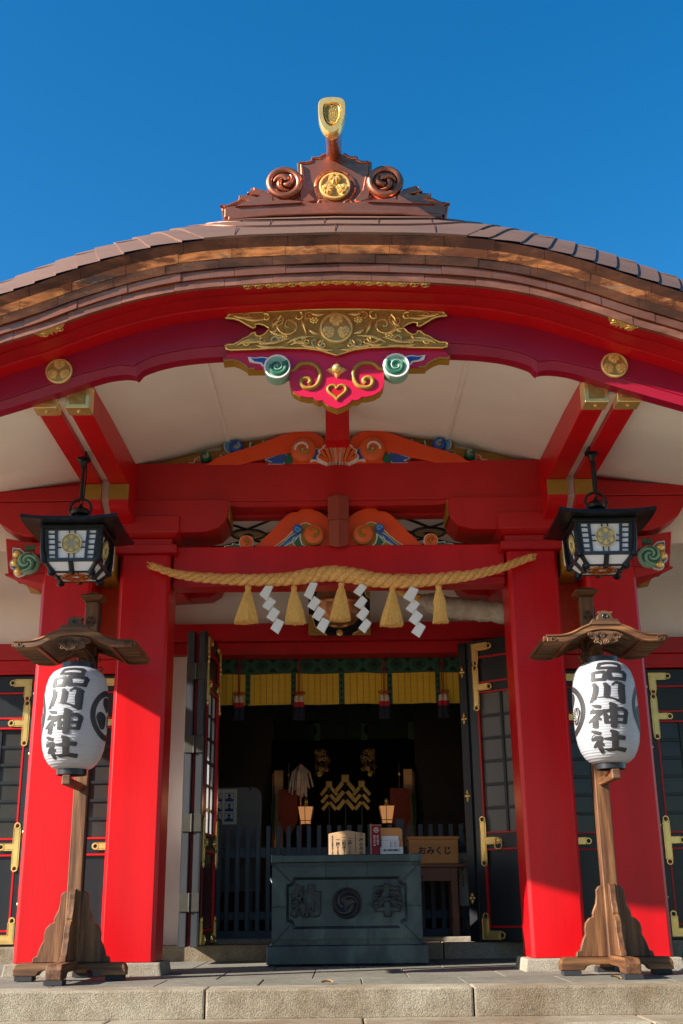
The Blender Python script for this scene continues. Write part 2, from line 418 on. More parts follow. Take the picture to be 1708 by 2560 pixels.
for row, (ya, yb) in enumerate(((Y0 + .30, 8.35), (8.35, 9.45), (9.45, 10.82))):
    for a, c in zip(xs, xs[1:]):
        sh = (.33 if row % 2 else 0) + .04
        p.box(a + sh + .003, c + sh - .003, ya + .003, yb - .003, -.2, -.002 - random.random() * .002)
struct(p.build('porch_paving', paving, bevel=.004))
p = MB(); p.box(-6, 6, Y0 + .28, 10.9, -1.0, -.012); struct(p.build('platform_base', granite_g))

# ================================================================ the shrine building
SH = thing('shrine_building', 'red lacquered shrine with curved copper gabled porch and open black doors', 'shrine', (0, 11, 0))

# --- stone sill under the hall
m = MB(); slabs(m, -5.4, 5.4, 10.82, 11.5, -.05, .131, [-3.4, -1.9, -.55, .9, 1.95, 3.6]); m.build('stone_sill', granite, SH, bevel=.01, seg=2)
m = MB(); m.box(-1.24, 1.24, 11.14, 11.34, .12, .172); m.build('door_threshold', granite_g, SH, bevel=.008)

# --- pillars
PZ = 3.19
PILL = []
for sx in (-1, 1):
    for x in (1.58, 2.21):
        cx = sx * x; h = .205; c = .026
        sq = [(cx - h + c, 8.84), (cx + h - c, 8.84), (cx + h, 8.84 + c), (cx + h, 9.25 - c), (cx + h - c, 9.25), (cx - h + c, 9.25), (cx - h, 9.25 - c), (cx - h, 8.84 + c)]
        b = MB(); b.prismZ(sq, .088, PZ); pil = b.build('pillar', red, SH, bevel=.004)
        b = MB(); q = .265; q2 = .25
        b.loft([[(cx + a * qq, 9.045 + d * qq, z) for a, d in ((-1, -1), (1, -1), (1, 1), (-1, 1))] for qq, z in ((q, -.01), (q2, .086))], True, True)
        b.build('stone_base', granite_g, pil, bevel=.012, seg=2)
        b = MB(); b.box(cx - .26, cx + .26, 8.785, 9.30, PZ + .001, PZ + .072)
        b.box(cx - .215, cx + .215, 8.83, 9.26, PZ + .072, PZ + .135)
        b.loft([[(cx + a * qq, 9.045 + d * qq, z) for a, d in ((-1, -1), (1, -1), (1, 1), (-1, 1))] for qq, z in ((.225, PZ + .135), (.275, PZ + .175), (.275, 3.505))], True, True)
        b.build('bearing_block', darkred, pil, bevel=.006)
        PILL.append(pil)

# --- tie beam between the inner pillars, its painted noses outside the outer pillars
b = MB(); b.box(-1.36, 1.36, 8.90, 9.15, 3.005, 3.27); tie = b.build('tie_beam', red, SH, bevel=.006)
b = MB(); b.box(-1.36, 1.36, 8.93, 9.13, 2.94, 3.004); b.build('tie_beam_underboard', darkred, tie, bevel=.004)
def swirl(mb, cx, cz, r, y, arms=3, turn=.85, w=.30, th=.5, hand=1, a00=0):
    for k in range(arms):
        a0 = a00 + 2 * pi * k / arms
        n = 16; pts = []; rad = []
        for i in range(n + 1):
            t = i / n; rr = r * (.10 + .74 * t); a = a0 + hand * turn * 2 * pi * t * .62
            pts.append((cx + rr * cos(a), y, cz + rr * sin(a))); rad.append(r * w * (.45 + .75 * sin(pi * min(.98, .12 + .8 * t))))
        mb.tube(pts, rad, 8, flat=th)
for sx in (-1, 1):
    def X(px, py, Y=8.82): return L(px, py, Y)
    pts = [X(10, 1333), X(62, 1342), X(115, 1345), X(118, 1420), X(16, 1420)]
    pts = [(sx * -x, z) for x, z in pts]; pts = [(-x, z) for x, z in pts] if False else [(sx * abs(x), z) for x, z in pts]
    b = MB(); b.prism(pts, 8.86, 9.2)
    lo = [(sx * 2.73, 8.862), (sx * 2.40, 8.862), (sx * 2.40, 9.19), (sx * 2.47, 9.19)]
    zl = pts[3][1]
    b._prism([(x, y, zl - .002) for x, y in lo], [(sx * (abs(x) - (.0 if y > 9 else .0)), y, zl - .10 if abs(x) < 2.6 else zl - .02) for x, y in lo])
    nose = b.build('beam_nose', darkred, SH, bevel=.006)
    def P(zx, zy, Y=8.84): x, z = L(zx / 11.2, 1280 + zy / 11.2, Y); return (sx * abs(x), z)
    cxz = P(790, 1345); r = abs(P(1110, 1345)[0] - cxz[0])
    b = MB(); b.lathe([(r, .03), (r, -.03), (r * .9, -.045), (0, -.045)], (cxz[0], 8.85, cxz[1]), 32, 'y'); b.build('green_scroll', teal, nose, smooth=40)
    b = MB(); swirl(b, cxz[0], cxz[1], r * .95, 8.80, 3, .9, .20, .7, sx, .4); b.build('scroll_shade', green, nose, smooth=60)
    b = MB(); swirl(b, cxz[0], cxz[1], r * .95, 8.795, 3, .9, .20, .7, sx, 1.5); b.build('scroll_ridge', teal, nose, smooth=60)
    petal = [P(*q) for q in ((700, 1050), (560, 920), (345, 890), (335, 1060), (350, 1210), (270, 1280), (262, 1380), (300, 1470), (365, 1520), (365, 1620), (420, 1690), (520, 1725), (640, 1690), (720, 1640))]
    cc = P(560, 1300)
    for nm, k, m_, yy in (('petal_rim', 1.0, white, 8.846), ('petal_edge', .90, lblue, 8.836), ('petal_field', .80, blue, 8.826)):
        b = MB(); b.prism([(cc[0] + (x - cc[0]) * k, cc[1] + (z - cc[1]) * k) for x, z in petal], yy, 8.87); b.build(nm, m_, nose)
    for q in ((495, 1100), (435, 1335), (530, 1575)):
        c0 = P(*q); b = MB(); b.lathe([(.036, 0), (.032, -.018), (.018, -.03), (0, -.034)], (c0[0], 8.826, c0[1]), 16, 'y'); b.build('gilt_boss', gold, nose, smooth=60)
    b = MB(); b.prism([P(*q) for q in ((680, 820), (740, 815), (830, 880), (880, 830), (960, 820), (950, 880), (1060, 845), (1150, 850), (1150, 890), (1000, 950), (740, 975), (715, 985))], 8.845, 8.87); b.build('green_leaf', green, nose)
    b = MB(); b._prism([(sx * a, y, z) for a, y, z in ((2.60, 8.866, zl - .0045), (2.50, 8.866, zl - .0045), (2.50, 9.17, zl - .106), (2.59, 9.17, zl - .09))],
                       [(sx * a, y, z) for a, y, z in ((2.60, 8.857, zl + .02), (2.50, 8.857, zl + .02), (2.50, 9.18, zl - .03), (2.59, 9.18, zl - .03))]); b.build('ochre_band', mustard, nose)
    # small painted arm end seen between the twin pillars
    b = MB(); b.box(sx * 1.895 - .08, sx * 1.895 + .08, 8.74, 9.2, 3.0, 3.22); arm = b.build('cross_arm', mustard, SH, bevel=.006)
    b = MB(); b.box(sx * 1.83 - .02, sx * 1.83 + .02, 8.70, 8.738, 3.02, 3.25); b.build('arm_end_trim', white, arm, bevel=.01)
    b = MB(); b.box(sx * 1.83 - .012, sx * 1.83 + .012, 8.69, 8.699, 3.03, 3.24); b.build('arm_end_field', teal, arm, bevel=.004)
    # curved rear brace from the pillar back to the hall wall
    b = MB()
    pr = smoothcurve([(9.2, 2.62), (9.6, 2.95), (10.2, 3.22), (10.98, 3.32)], 6); up = [(y, z + .32) for y, z in pr][::-1]
    b.prismX(pr + up, sx * 1.58 - .10, sx * 1.58 + .10); b.build('curved_brace', red, SH)
    b = MB(); pr = smoothcurve([(9.2, 2.72), (9.55, 3.0), (10.1, 3.25), (10.98, 3.34)], 6); up = [(y, z + .30) for y, z in pr][::-1]
    b.prismX(pr + up, sx * 2.21 - .1, sx * 2.21 + .1); b.build('curved_brace', red, SH)
    b = MB(); b.prismX([(9.2, 2.50), (9.24, 2.50), (9.7, 3.12), (9.7, 3.3), (9.2, 3.3)], sx * 1.9 - .11, sx * 1.9 + .11); b.build('corner_bracket', red_o, SH)

# --- big beam and its arms
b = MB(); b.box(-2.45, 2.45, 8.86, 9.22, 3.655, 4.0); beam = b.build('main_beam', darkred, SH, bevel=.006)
lowp = [(-1.02, 3.652), (-.93, 3.63), (-.75, 3.612), (.75, 3.612), (.93, 3.63), (1.02, 3.652)]
b = MB(); b.prism([(-1.02, 3.653), (1.02, 3.653), (.95, 3.622), (.8, 3.608), (-.8, 3.608), (-.95, 3.622)], 8.875, 9.20); b.build('beam_soffit_moulding', darkred, beam)
b = MB(); b.box(-1.36, 1.36, 9.085, 9.2, 3.588, 3.66); b.build('second_beam', darkred, SH, bevel=.005)
for sx in (-1, 1):
    inn = [(sx * x, z) for x, z in ((1.86, 3.654), (.915, 3.654), (.905, 3.56), (.93, 3.47), (.99, 3.405), (1.1, 3.375), (1.3, 3.37), (1.86, 3.37))]
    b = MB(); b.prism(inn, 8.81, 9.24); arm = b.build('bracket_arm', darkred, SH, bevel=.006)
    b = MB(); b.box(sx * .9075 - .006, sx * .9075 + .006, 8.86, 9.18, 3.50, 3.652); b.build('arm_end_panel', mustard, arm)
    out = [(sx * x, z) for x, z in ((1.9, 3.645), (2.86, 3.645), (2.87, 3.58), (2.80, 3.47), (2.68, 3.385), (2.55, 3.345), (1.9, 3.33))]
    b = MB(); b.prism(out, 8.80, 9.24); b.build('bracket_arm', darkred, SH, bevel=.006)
    ext = [(sx * x, z) for x, z in ((1.95, 3.80), (2.94, 3.725), (2.93, 3.655), (2.90, 3.648), (1.95, 3.648))]
    b = MB(); b.prism(ext, 8.79, 9.2); b.build('beam_extension', darkred, SH, bevel=.005)

# --- paired purlins running forward with gilt caps, a noses stack below
PURL = (1.760, 1.980)
for sx in (-1, 1):
    for k, x in enumerate(PURL):
        cx = sx * x; hw = .075
        b = MB(); b.prismX([(7.02, 3.685), (9.3, 3.685), (9.3, 3.98 - .12 * k), (7.02, 3.90 - .13 * k)], cx - hw, cx + hw); pu = b.build('purlin', red, SH, bevel=.004)
        xi, xo = cx - sx * (hw + .006), cx + sx * (hw + .006)
        zi, zo = (3.842, 3.768) if k == 0 else (3.786, 3.718)
        b = MB(); b._prism([(xi, 6.985, 3.672), (xo, 6.985, 3.672), (xo, 6.985, zo), (xi, 6.985, zi)], [(xi, 7.12, 3.672), (xo, 7.12, 3.672), (xo, 7.12, zo + .02), (xi, 7.12, zi + .02)])
        cap = b.build('gilt_cap', gold, pu, bevel=.004)
        ii, io = cx - sx * (hw - .022), cx + sx * (hw - .022); f_ = .30
        za, zb = zi - .026, zo - .008 if k == 0 else zo + .0
        b = MB(); b._prism([(ii, 6.979, 3.698), (io, 6.979, 3.698), (io, 6.979, max(3.703, zb - .012)), (ii, 6.979, za - .004)], [(ii, 6.986, 3.698), (io, 6.986, 3.698), (io, 6.986, max(3.703, zb - .012)), (ii, 6.986, za - .004)])
        b.build('tooled_panel', goldpat, cap)
        b = MB(); b.lathe([(.012, 0), (.012, -.006), (0, -.011)], (cx, 7.05, 3.672), 10, 'z'); b.build('cap_pin', gold, cap)
        prof = [(8.5, 3.68), (8.5, 3.555)] + [(8.5 + .42 * (1 - cos(radians(a))), 3.555 - .13 * sin(radians(a))) for a in range(15, 91, 15)] + [(9.0, 3.425), (9.0, 3.68)]
        b = MB(); b.prismX(prof, cx - hw - .004, cx + hw + .004); ns = b.build('purlin_nose', red, SH, bevel=.004)
        b = MB(); b.prismX([(8.494, 3.681), (8.494, 3.553), (8.506, 3.553), (8.506, 3.681)], cx - hw - .007, cx + hw + .007); b.build('ochre_face', mustard, ns)
    xm = sx * sum(PURL) / 2
    b = MB(); b.prismX([(7.02, 3.73), (8.55, 3.73), (8.55, 3.56), (8.75, 3.47), (9.0, 3.47), (9.0, 3.9), (7.02, 3.82)], xm - .034, xm + .034); b.build('infill_strip', plaster, SH)

# --- carved frog-leg struts
def kaeru(mirror, sx):
    return [(sx * abs(x), z) for x, z in mirror]
def ring_tube(name, cx, y, cz, r, tr, m, par):
    b = MB(); b.tube([(cx + r * cos(2 * pi * i / 24), y, cz + r * sin(2 * pi * i / 24)) for i in range(25)], tr, 6, False); return b.build(name, m, par, smooth=60)
YK = 8.88
up_b = MB(); 
bk = [L(420 + a / 3.564, 1060 + c / 3.564, 8.97) for a, c in ((-180, 358), (0, 305), (290, 240), (465, 225), (465, 125), (940, 95), (1400, 70))]
bk = [(-abs(x), z) for x, z in bk]
back = MB(); back.prism([(bk[0][0], 3.99)] + bk + [(-x, z) for x, z in bk[::-1]] + [(-bk[0][0], 3.99)], 8.97, 9.0)
KA = back.build('carved_gable_strut', mustard, SH)
def U(sx, a, c, Y=YK): x, z = L(420 + a / 3.564, 1060 + c / 3.564, Y); return (sx * abs(x), z)
for sx in (-1, 1):
    leg = [(335, 362), (430, 300), (560, 255), (700, 215), (850, 165), (1000, 105), (1120, 75), (1220, 68), (1310, 90), (1370, 130), (1395, 190), (1400, 362), (1090, 362), (1090, 265), (960, 285), (780, 325), (640, 362)]
    b = MB(); b.prism([U(sx, *q) for q in leg], YK - .03, 8.96); lg = b.build('strut_leg', red_o, KA, bevel=.004)
    cx, cz = U(sx, 1200, 248); r = abs(U(sx, 1315, 248)[0] - cx)
    b = MB(); b.lathe([(r, 0), (r, -.03), (r * .8, -.05), (0, -.055)], (cx, YK - .03, cz), 28, 'y'); b.build('scroll_boss', orange, lg, smooth=50)
    b = MB(); b.tube(spiral_pts(cx, cz, r * .62, r * .08, (pi * 1.05 if sx < 0 else -pi * .05), -.95 * -sx * 1.0, 26, YK - .088), [.011 - .004 * i / 26 for i in range(27)], 6); b.build('scroll_line', white, lg, smooth=60)
    b = MB(); b.tube(spiral_pts(cx, cz, r * .40, r * .05, (pi * 1.9 if sx < 0 else pi * 1.1), -.7 * -sx, 20, YK - .086), [.02 - .012 * i / 20 for i in range(21)], 6); b.build('scroll_hollow', mustard, lg, smooth=60)
    for nm, m_, q, yy in (
        ('blue_leaf', blue, ((870, 320), (960, 290), (1040, 272), (1060, 300), (1020, 358), (900, 358), (930, 340)), 8.85),
        ('leaf_edge', white, ((858, 314), (960, 283), (1050, 265), (1070, 300), (1030, 361), (885, 361), (915, 343)), 8.858),
        ('green_leaf', green, ((1040, 300), (1080, 270), (1110, 320), (1105, 358), (1035, 358)), 8.846),
        ('green_leaf', green, ((715, 218), (735, 150), (780, 170), (778, 195)), 8.90), ('leaf_edge', white, ((705, 222), (722, 142), (788, 168), (783, 198)), 8.91),
        ('green_leaf', green, ((832, 180), (845, 135), (880, 145), (875, 168)), 8.90), ('leaf_edge', white, ((824, 184), (836, 127), (887, 142), (882, 172)), 8.91),
        ('green_leaf', green, ((938, 142), (950, 110), (972, 120), (970, 136)), 8.90), ('leaf_edge', white, ((930, 148), (942, 102), (980, 118), (976, 142)), 8.91),
        ('leaf_edge', white, ((450, 255), (490, 232), (560, 255), (470, 270)), 8.91), ('green_leaf', green, ((462, 258), (490, 240), (548, 256)), 8.90),
        ('flame_edge', white, ((58, 358), (60, 338), (170, 325), (172, 308), (215, 308), (222, 275), (275, 250), (280, 330), (340, 340), (330, 358)), 8.93),
        ('flame', orange, ((75, 356), (180, 335), (225, 320), (235, 285), (268, 265), (270, 330), (320, 345), (320, 358)), 8.915),
        ('green_leaf', green, ((215, 358), (215, 342), (250, 310), (300, 335), (335, 350), (335, 358)), 8.90)):
        b = MB(); b.prism([U(sx, *t) for t in q], yy, 8.965); b.build(nm, m_, KA)
    for (a, c, rr), m1, m2 in (((600, 195, 62), blue, lblue), ((328, 280, 46), green, teal)):
        cx, cz = U(sx, a, c); r = abs(U(sx, a + rr, c)[0] - cx)
        if rr > 50:
            b = MB(); b.lathe([(r * 1.3, 0), (r * 1.3, -.02), (0, -.02)], (cx - sx * -.035 * 0 - (-sx) * -.03 * 0 + sx * .035, 8.94, cz + .03), 12, 'y'); b.build('scroll_flame', white, KA)
            b = MB(); b.lathe([(r * 1.18, 0), (r * 1.18, -.03), (0, -.03)], (cx + sx * .033, 8.94, cz + .028), 12, 'y'); b.build('scroll_flame', lblue, KA)
        b = MB(); b.lathe([(r, .04), (r, -.03), (r * .8, -.05), (0, -.055)], (cx, 8.90, cz), 24, 'y'); s_ = b.build('round_scroll', m1, KA, smooth=50)
        b = MB(); b.tube(spiral_pts(cx, cz, r * .55, r * .08, pi * .3, sx * .8, 18, 8.85), [.014 - .006 * i / 18 for i in range(19)], 6); b.build('scroll_line', m2, s_, smooth=60)
        b = MB(); b.lathe([(r * .26, 0), (r * .26, -.012), (0, -.014)], (cx - sx * .008, 8.848, cz - .01), 10, 'y'); b.build('scroll_eye', mustard, s_)
# fan palmette at the foot of the strut
b = MB(); n = 9
fan = []
for i in range(n):
    a = pi * (1 - (i + .5) / n)
    tipx, tipz = .165 * cos(a), .17 * sin(a) ** .6
    basex = .085 * cos(a)
    ang = atan2(tipz, tipx - basex)
    l = hypot(tipx - basex, tipz); ww = .017
    q = [(basex - ww * .6 * sin(ang), 0 + ww * .6 * cos(ang)), (basex + ww * .6 * sin(ang), -ww * .6 * cos(ang))]
    fan.append((basex, ang, l))
czf = U(-1, 1400, 372)[1]
bw, bo = MB(), MB()
for bx, ang, l in fan:
    for mb, ww, ex, yy in ((bw, .030, .014, 8.80), (bo, .016, 0, 8.79)):
        l2 = l + ex; ca, sa = cos(ang), sin(ang)
        pts = [(bx - .55 * ww * sa * -1, czf - .0), ]
        o = [(0, -.5 * ww), (l2 - ww, -ww), (l2 - .3 * ww, -.75 * ww), (l2, 0), (l2 - .3 * ww, .75 * ww), (l2 - ww, ww), (0, .5 * ww)]
        mb.prism([(bx + u * ca - v_ * sa, czf + u * sa + v_ * ca) for u, v_ in o], yy, 8.86)
pw = bw.build('palmette_ribs', white, KA); bo.build('palmette_lobes', orange, KA)
for sx in (-1, 1):
    b = MB(); b.prism([(sx * x, czf + z) for x, z in ((.12, .0), (.19, .03), (.235, .02), (.215, .06), (.23, .13), (.20, .16), (.15, .12))], 8.83, 8.86); b.build('palmette_leaf', white, KA)
    b = MB(); b.prism([(sx * x, czf + z) for x, z in ((.13, .01), (.19, .04), (.215, .04), (.20, .07), (.212, .12), (.195, .14), (.15, .11))], 8.82, 8.859); b.build('palmette_leaf', blue, KA)
# short king post above it
b = MB(); xk = .094
b.box(-xk, xk, 8.24, 8.40, 3.935, 4.31); kp = b.build('king_post', red, SH, bevel=.004)
b = MB()
for k in range(3): b.tube([(-xk + xk * 2 * (k + .5) / 3, 8.242, 3.93), (-xk + xk * 2 * (k + .5) / 3, 8.242, 3.99)], xk / 3.2, 8, True, .3)
b.build('post_foot_flutes', red, kp)

# lower frog-leg strut on the tie beam
def K2(sx, a, c, Y=8.95): x, z = L(540 + a / 4.356, 1240 + c / 4.356, Y); return (sx * abs(x), z)
zt = 3.271
b = MB(); KB = None
for sx in (-1, 1):
    leg = [(410, 565), (500, 470), (600, 370), (700, 262), (760, 205), (810, 175), (850, 166), (880, 168), (920, 140), (980, 132), (1050, 140), (1130, 170), (1200, 220), (1235, 260), (1235, 565)]
    pts = [K2(sx, *q) for q in leg]; pts = [(x, max(z, zt)) for x, z in pts]
    b = MB(); b.prism(pts, 8.95, 9.08)
    lg = b.build('frog_leg_strut', red_o, SH, bevel=.004)
    for nm, m_, q, yy in (
        ('panel_edge', white, ((610, 562), (690, 505), (720, 480), (780, 430), (820, 385), (900, 320), (930, 295), (980, 285), (1030, 305), (1060, 350), (1180, 480), (1060, 562)), 8.944),
        ('ochre_panel', mustard, ((630, 562), (700, 508), (740, 478), (790, 432), (840, 385), (905, 325), (940, 302), (980, 294), (1024, 312), (1052, 352), (1170, 480), (1050, 562)), 8.938),
        ('leaf_edge', white, ((660, 563), (720, 520), (800, 440), (850, 410), (925, 415), (905, 445), (870, 470), (850, 465), (830, 505), (795, 525), (760, 545), (740, 563)), 8.934),
        ('blue_leaf', lblue, ((672, 563), (728, 520), (806, 444), (852, 416), (915, 420), (898, 440), (865, 462), (845, 456), (824, 498), (790, 518), (750, 540), (728, 563)), 8.930),
        ('blue_leaf', blue, ((690, 563), (740, 518), (812, 450), (856, 422), (900, 424), (850, 445), (838, 448), (815, 488), (780, 500), (740, 535), (715, 563)), 8.926),
        ('leaf_edge', white, ((830, 515), (880, 460), (915, 420), (925, 430), (925, 480), (945, 530), (985, 563), (870, 563)), 8.933),
        ('green_leaf', green, ((842, 515), (885, 465), (905, 440), (912, 485), (930, 530), (965, 563), (880, 563)), 8.928),
        ('green_leaf', green, ((100, 560), (100, 540), (180, 530), (190, 515), (260, 530), (270, 560)), 8.935),
        ('leaf_edge', white, ((85, 563), (88, 532), (170, 525), (178, 507), (250, 518), (270, 563)), 8.940)):
        b = MB(); b.prism([(x, max(z, zt + .001)) for x, z in (K2(sx, *t) for t in q)], yy, 8.96); b.build(nm, m_, lg)
    cx, cz = K2(sx, 1065, 435); r = abs(K2(sx, 1180, 435)[0] - cx)
    b = MB(); b.lathe([(r, .02), (r, -.02), (0, -.02)], (cx, 8.93, cz), 28, 'y'); b.build('scroll_ring', mustard, lg, smooth=50)
    b = MB(); b.lathe([(r * .9, .0), (r * .88, -.03), (r * .7, -.04), (0, -.045)], (cx, 8.925, cz), 28, 'y'); b.build('scroll_boss', orange, lg, smooth=50)
    b = MB(); b.tube(spiral_pts(cx, cz, r * .62, r * .14, (pi * .75 if sx < 0 else pi * .25), sx * .72, 20, 8.885), [.008 + .012 * i / 20 for i in range(21)], 6); b.build('scroll_hollow', mustard, lg, smooth=60)
    cx, cz = K2(sx, 888, 370); r = abs(K2(sx, 940, 370)[0] - cx)
    b = MB(); b.lathe([(r, .0), (r, -.02), (0, -.022)], (cx, 8.926, cz), 20, 'y'); b.build('small_scroll', blue, lg, smooth=50)
    b = MB(); b.tube(spiral_pts(cx, cz, r * .66, r * .1, 0, sx * 1.2, 22, 8.902), .007, 5); b.build('scroll_line', lblue, lg, smooth=60)
    cx, cz = K2(sx, 330, 500); r = abs(K2(sx, 410, 500)[0] - cx)
    b = MB(); b.lathe([(r, .02), (r, -.01), (0, -.01)], (cx, 8.945, cz), 20, 'y'); b.build('flame_scroll_edge', white, lg, smooth=50)
    b = MB(); b.lathe([(r * .88, .0), (r * .85, -.02), (0, -.024)], (cx, 8.935, cz), 20, 'y'); b.build('flame_scroll', orange, lg, smooth=50)
    b = MB(); b.tube(spiral_pts(cx, cz, r * .55, r * .05, -pi / 2, -sx * .9, 18, 8.908), [.006 + .007 * i / 18 for i in range(19)], 6); b.build('scroll_hollow', mustard, lg, smooth=60)
# faceted centre block
b = MB(); W = .088
def fac(y0, yf, z0, z1, zd, w0=W):
    b.loft([[(-w0, y0, z0), (0, yf, z0 - zd), (w0, y0, z0)], [(-w0, y0, z1), (0, yf, z1 - zd), (w0, y0, z1)]])
pr = [(-W, 8.84), (0, 8.80), (W, 8.84), (W, 9.0), (-W, 9.0)]
b.prismZ(pr, 3.47, 3.68)
b._prism([(x * .96, y + .0, 3.468) for x, y in pr], [(x * .90, y + .02 if y < 8.9 else y, 3.26 - (.0 if abs(x) > .01 else .03)) for x, y in pr])
b.build('centre_block', plain('brown_red_paint', (.26, .032, .016), .45, var=.1), SH, bevel=.003)
# ================================================================ porch roof
def half(pts, Y, extra=()):
    q = sorted((abs(x), z) for x, z in (L(px, py, Y) for px, py in pts))
    q[0] = (0.0, q[0][1]); return smoothcurve(q + list(extra), 5)
FB = half([(0, 846), (96, 818), (218, 775), (341, 740), (463, 718), (600, 707), (845, 697)], 6.50, [(2.6, 3.745), (3.2, 3.575), (4.1, 3.47)])
CBK = [(0, 4.285), (.5, 4.27), (1.0, 4.215), (1.67, 4.02), (2.05, 3.87), (2.95, 3.735), (4.05, 3.52)]
FT = half([(0, 733), (69, 710), (191, 668), (341, 626), (463, 605), (600, 594), (845, 589)], 6.42, [(2.6, 4.035), (3.2, 3.86), (4.1, 3.74)])
SL = half([(0, 701), (38, 687), (130, 651), (224, 620), (318, 596), (413, 575), (509, 559), (600, 551), (845, 547)], 6.95, [(3.2, 4.24), (4.1, 4.05)])
HG = half([(0, 992), (115, 955), (184, 932), (268, 911), (300, 906), (331, 909), (344, 902), (383, 885), (459, 869), (559, 860), (845, 852)], 6.88, [(2.6, 3.575), (3.2, 3.475), (4.1, 3.435)])
HB = half([(0, 1013), (153, 967), (230, 942), (268, 932), (306, 928), (330, 930), (337, 934), (344, 928), (356, 917), (402, 902), (459, 892), (559, 885), (845, 877)], 6.88, [(2.6, 3.515), (3.2, 3.425), (4.1, 3.40)])
def fb(x): return interp(FB, abs(x))
def ft(x): return interp(FT, abs(x))
def sl(x): return interp(SL, abs(x))
def fy(x): return .0 if abs(x) < 3.0 else .55 * ((abs(x) - 3.0) / 1.1) ** 2          # verge sweeps back at the tips
def xr(a, b, n): return [a + (b - a) * i / n for i in range(n + 1)]
def sweep(xs, sec): return MB().loft([[(x, y, z) for y, z in sec(x)] for x in xs], True, True)
XS = xr(-4.1, 4.1, 120)
ROOF = sweep(XS, lambda x: [(6.53 + fy(x), fb(x) + .012), (6.50 + fy(x), ft(x) - .03), (6.93 + fy(x), sl(x) - .05), (11.3, sl(x) + .55), (11.3, max(fb(x) + .05, 4.0)), (9.09, max(fb(x) + .05, 4.0) + .001), (9.07, max(fb(x) + .05, interp(CBK, abs(x)) + .06)), (7.2, fb(x) + .02)]).build('porch_roof', copper_t, SH, smooth=40)
# copper plates of the verge: five stepped courses of bent sheet
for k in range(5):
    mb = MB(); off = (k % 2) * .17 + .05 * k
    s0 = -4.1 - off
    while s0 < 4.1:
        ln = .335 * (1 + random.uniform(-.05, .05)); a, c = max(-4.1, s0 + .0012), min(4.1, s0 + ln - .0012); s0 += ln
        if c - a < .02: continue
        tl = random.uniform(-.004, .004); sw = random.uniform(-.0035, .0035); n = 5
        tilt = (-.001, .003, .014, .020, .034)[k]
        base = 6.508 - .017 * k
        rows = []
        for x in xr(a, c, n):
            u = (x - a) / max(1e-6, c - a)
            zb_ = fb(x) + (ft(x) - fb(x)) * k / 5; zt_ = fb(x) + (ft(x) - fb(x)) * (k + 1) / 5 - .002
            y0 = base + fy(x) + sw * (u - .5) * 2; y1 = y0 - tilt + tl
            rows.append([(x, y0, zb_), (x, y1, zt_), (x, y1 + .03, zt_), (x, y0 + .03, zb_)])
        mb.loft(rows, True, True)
    mb.build('verge_copper_course', (copper_l, copper_o, copper_d, copper, copper_d)[k], ROOF, smooth=20)  # dark and pale courses paint in reflected trees and sky
# roof sheets rolled over the verge
def S(x, t, r=0.0):
    z = ft(x) + .004 + (sl(x) - ft(x)) * t + .035 * sin(pi * t); y = 6.405 + fy(x) + .55 * t
    return (x, y - r * .6, z + r * .8)
lines = []
NL = 30
for j in range(NL):
    xu = .92 + .131 * j; pts = []
    for i in range(13):
        s = i / 12
        if j == 0: x, t = xu * s, .62 + .38 * s ** 4
        elif j == 1: x, t = xu * s, .30 + .70 * s ** 5
        elif j == 2: x, t = (.86 * s * 2, 0) if s <= .5 else (.86 + (xu - .86) * (2 * s - 1) ** .8, 2 * s - 1)
        else:
            xl = xu - .15 - .16 * math.exp(-(j - 3) / 1.6); x, t = xl + (xu - xl) * s ** .8, s
        pts.append((min(x, 4.1), t))
    lines.append(pts)
rs = MB()
for sx in (-1, 1):
    for j in range(NL - 1):
        A, B = lines[j], lines[j + 1]
        if A[-1][0] >= 4.1: break
        split = .5 if j % 2 == 0 and j > 2 else None
        rows = []
        for (xa, ta), (xb, tb) in zip(A, B):
            row = []
            for u in (0, .35, .7, 1):
                row.append(S(sx * (xa + (xb - xa) * u), ta + (tb - ta) * u, .003 + .010 * u))
            xb2, tb2 = xb, tb
            row.append(S(sx * xb2, tb2, -.004)); rows.append(row)
        rs.loft(rows)
        if split:     # short cross seam half way up every other sheet
            (xa, ta), (xb, tb) = A[6], B[6]
            p0, p1 = S(sx * (xa + .004 * sx * sx), ta, .004), S(sx * xb, tb, .019)
            rs.tube([p0, p1], .0035, 5)
cap = MB(); rows = []
for (xa, ta) in lines[0]:
    rows.append([S(xa, ta, .018)] + [S(xa, ta + (1 - ta) * u, .018) for u in (.5, 1)])
cap.loft(rows); rows2 = [[(-x, y, z) for x, y, z in r] for r in rows]; cap.loft(rows2)
rb = MB()
for sx in (-1, 1): rb.loft([[S(sx * x, t, .003), S(sx * x * .98, max(0, t - .002) , -.01)] for x, t in lines[0]])
for mbx, nm in ((rs, 'roof_sheet_courses'), (cap, 'roof_ridge_sheet'), (rb, 'sheet_edge')):
    o = mbx.build(nm, copper_t, ROOF, smooth=30)
for j in (0, 1):
    for sx in (-1, 1): b = MB(); b.tube([S(sx * x, t - .02, .006) for x, t in lines[j]], .006, 5); b.build('sheet_edge', copper_d, ROOF, smooth=60)
# joint ticks in the centre rows
tk = MB()
for row, (tt0, tt1) in enumerate(((.02, .28), (.32, .60), (.66, .98))):
    for x in xr(-.66 + .22 * (row % 2), .66, 2 + row % 2):
        tk.tube([S(x, tt0, .015), S(x, tt1, .017)], .0028, 5)
tk.build('sheet_seam', copper_d, ROOF)
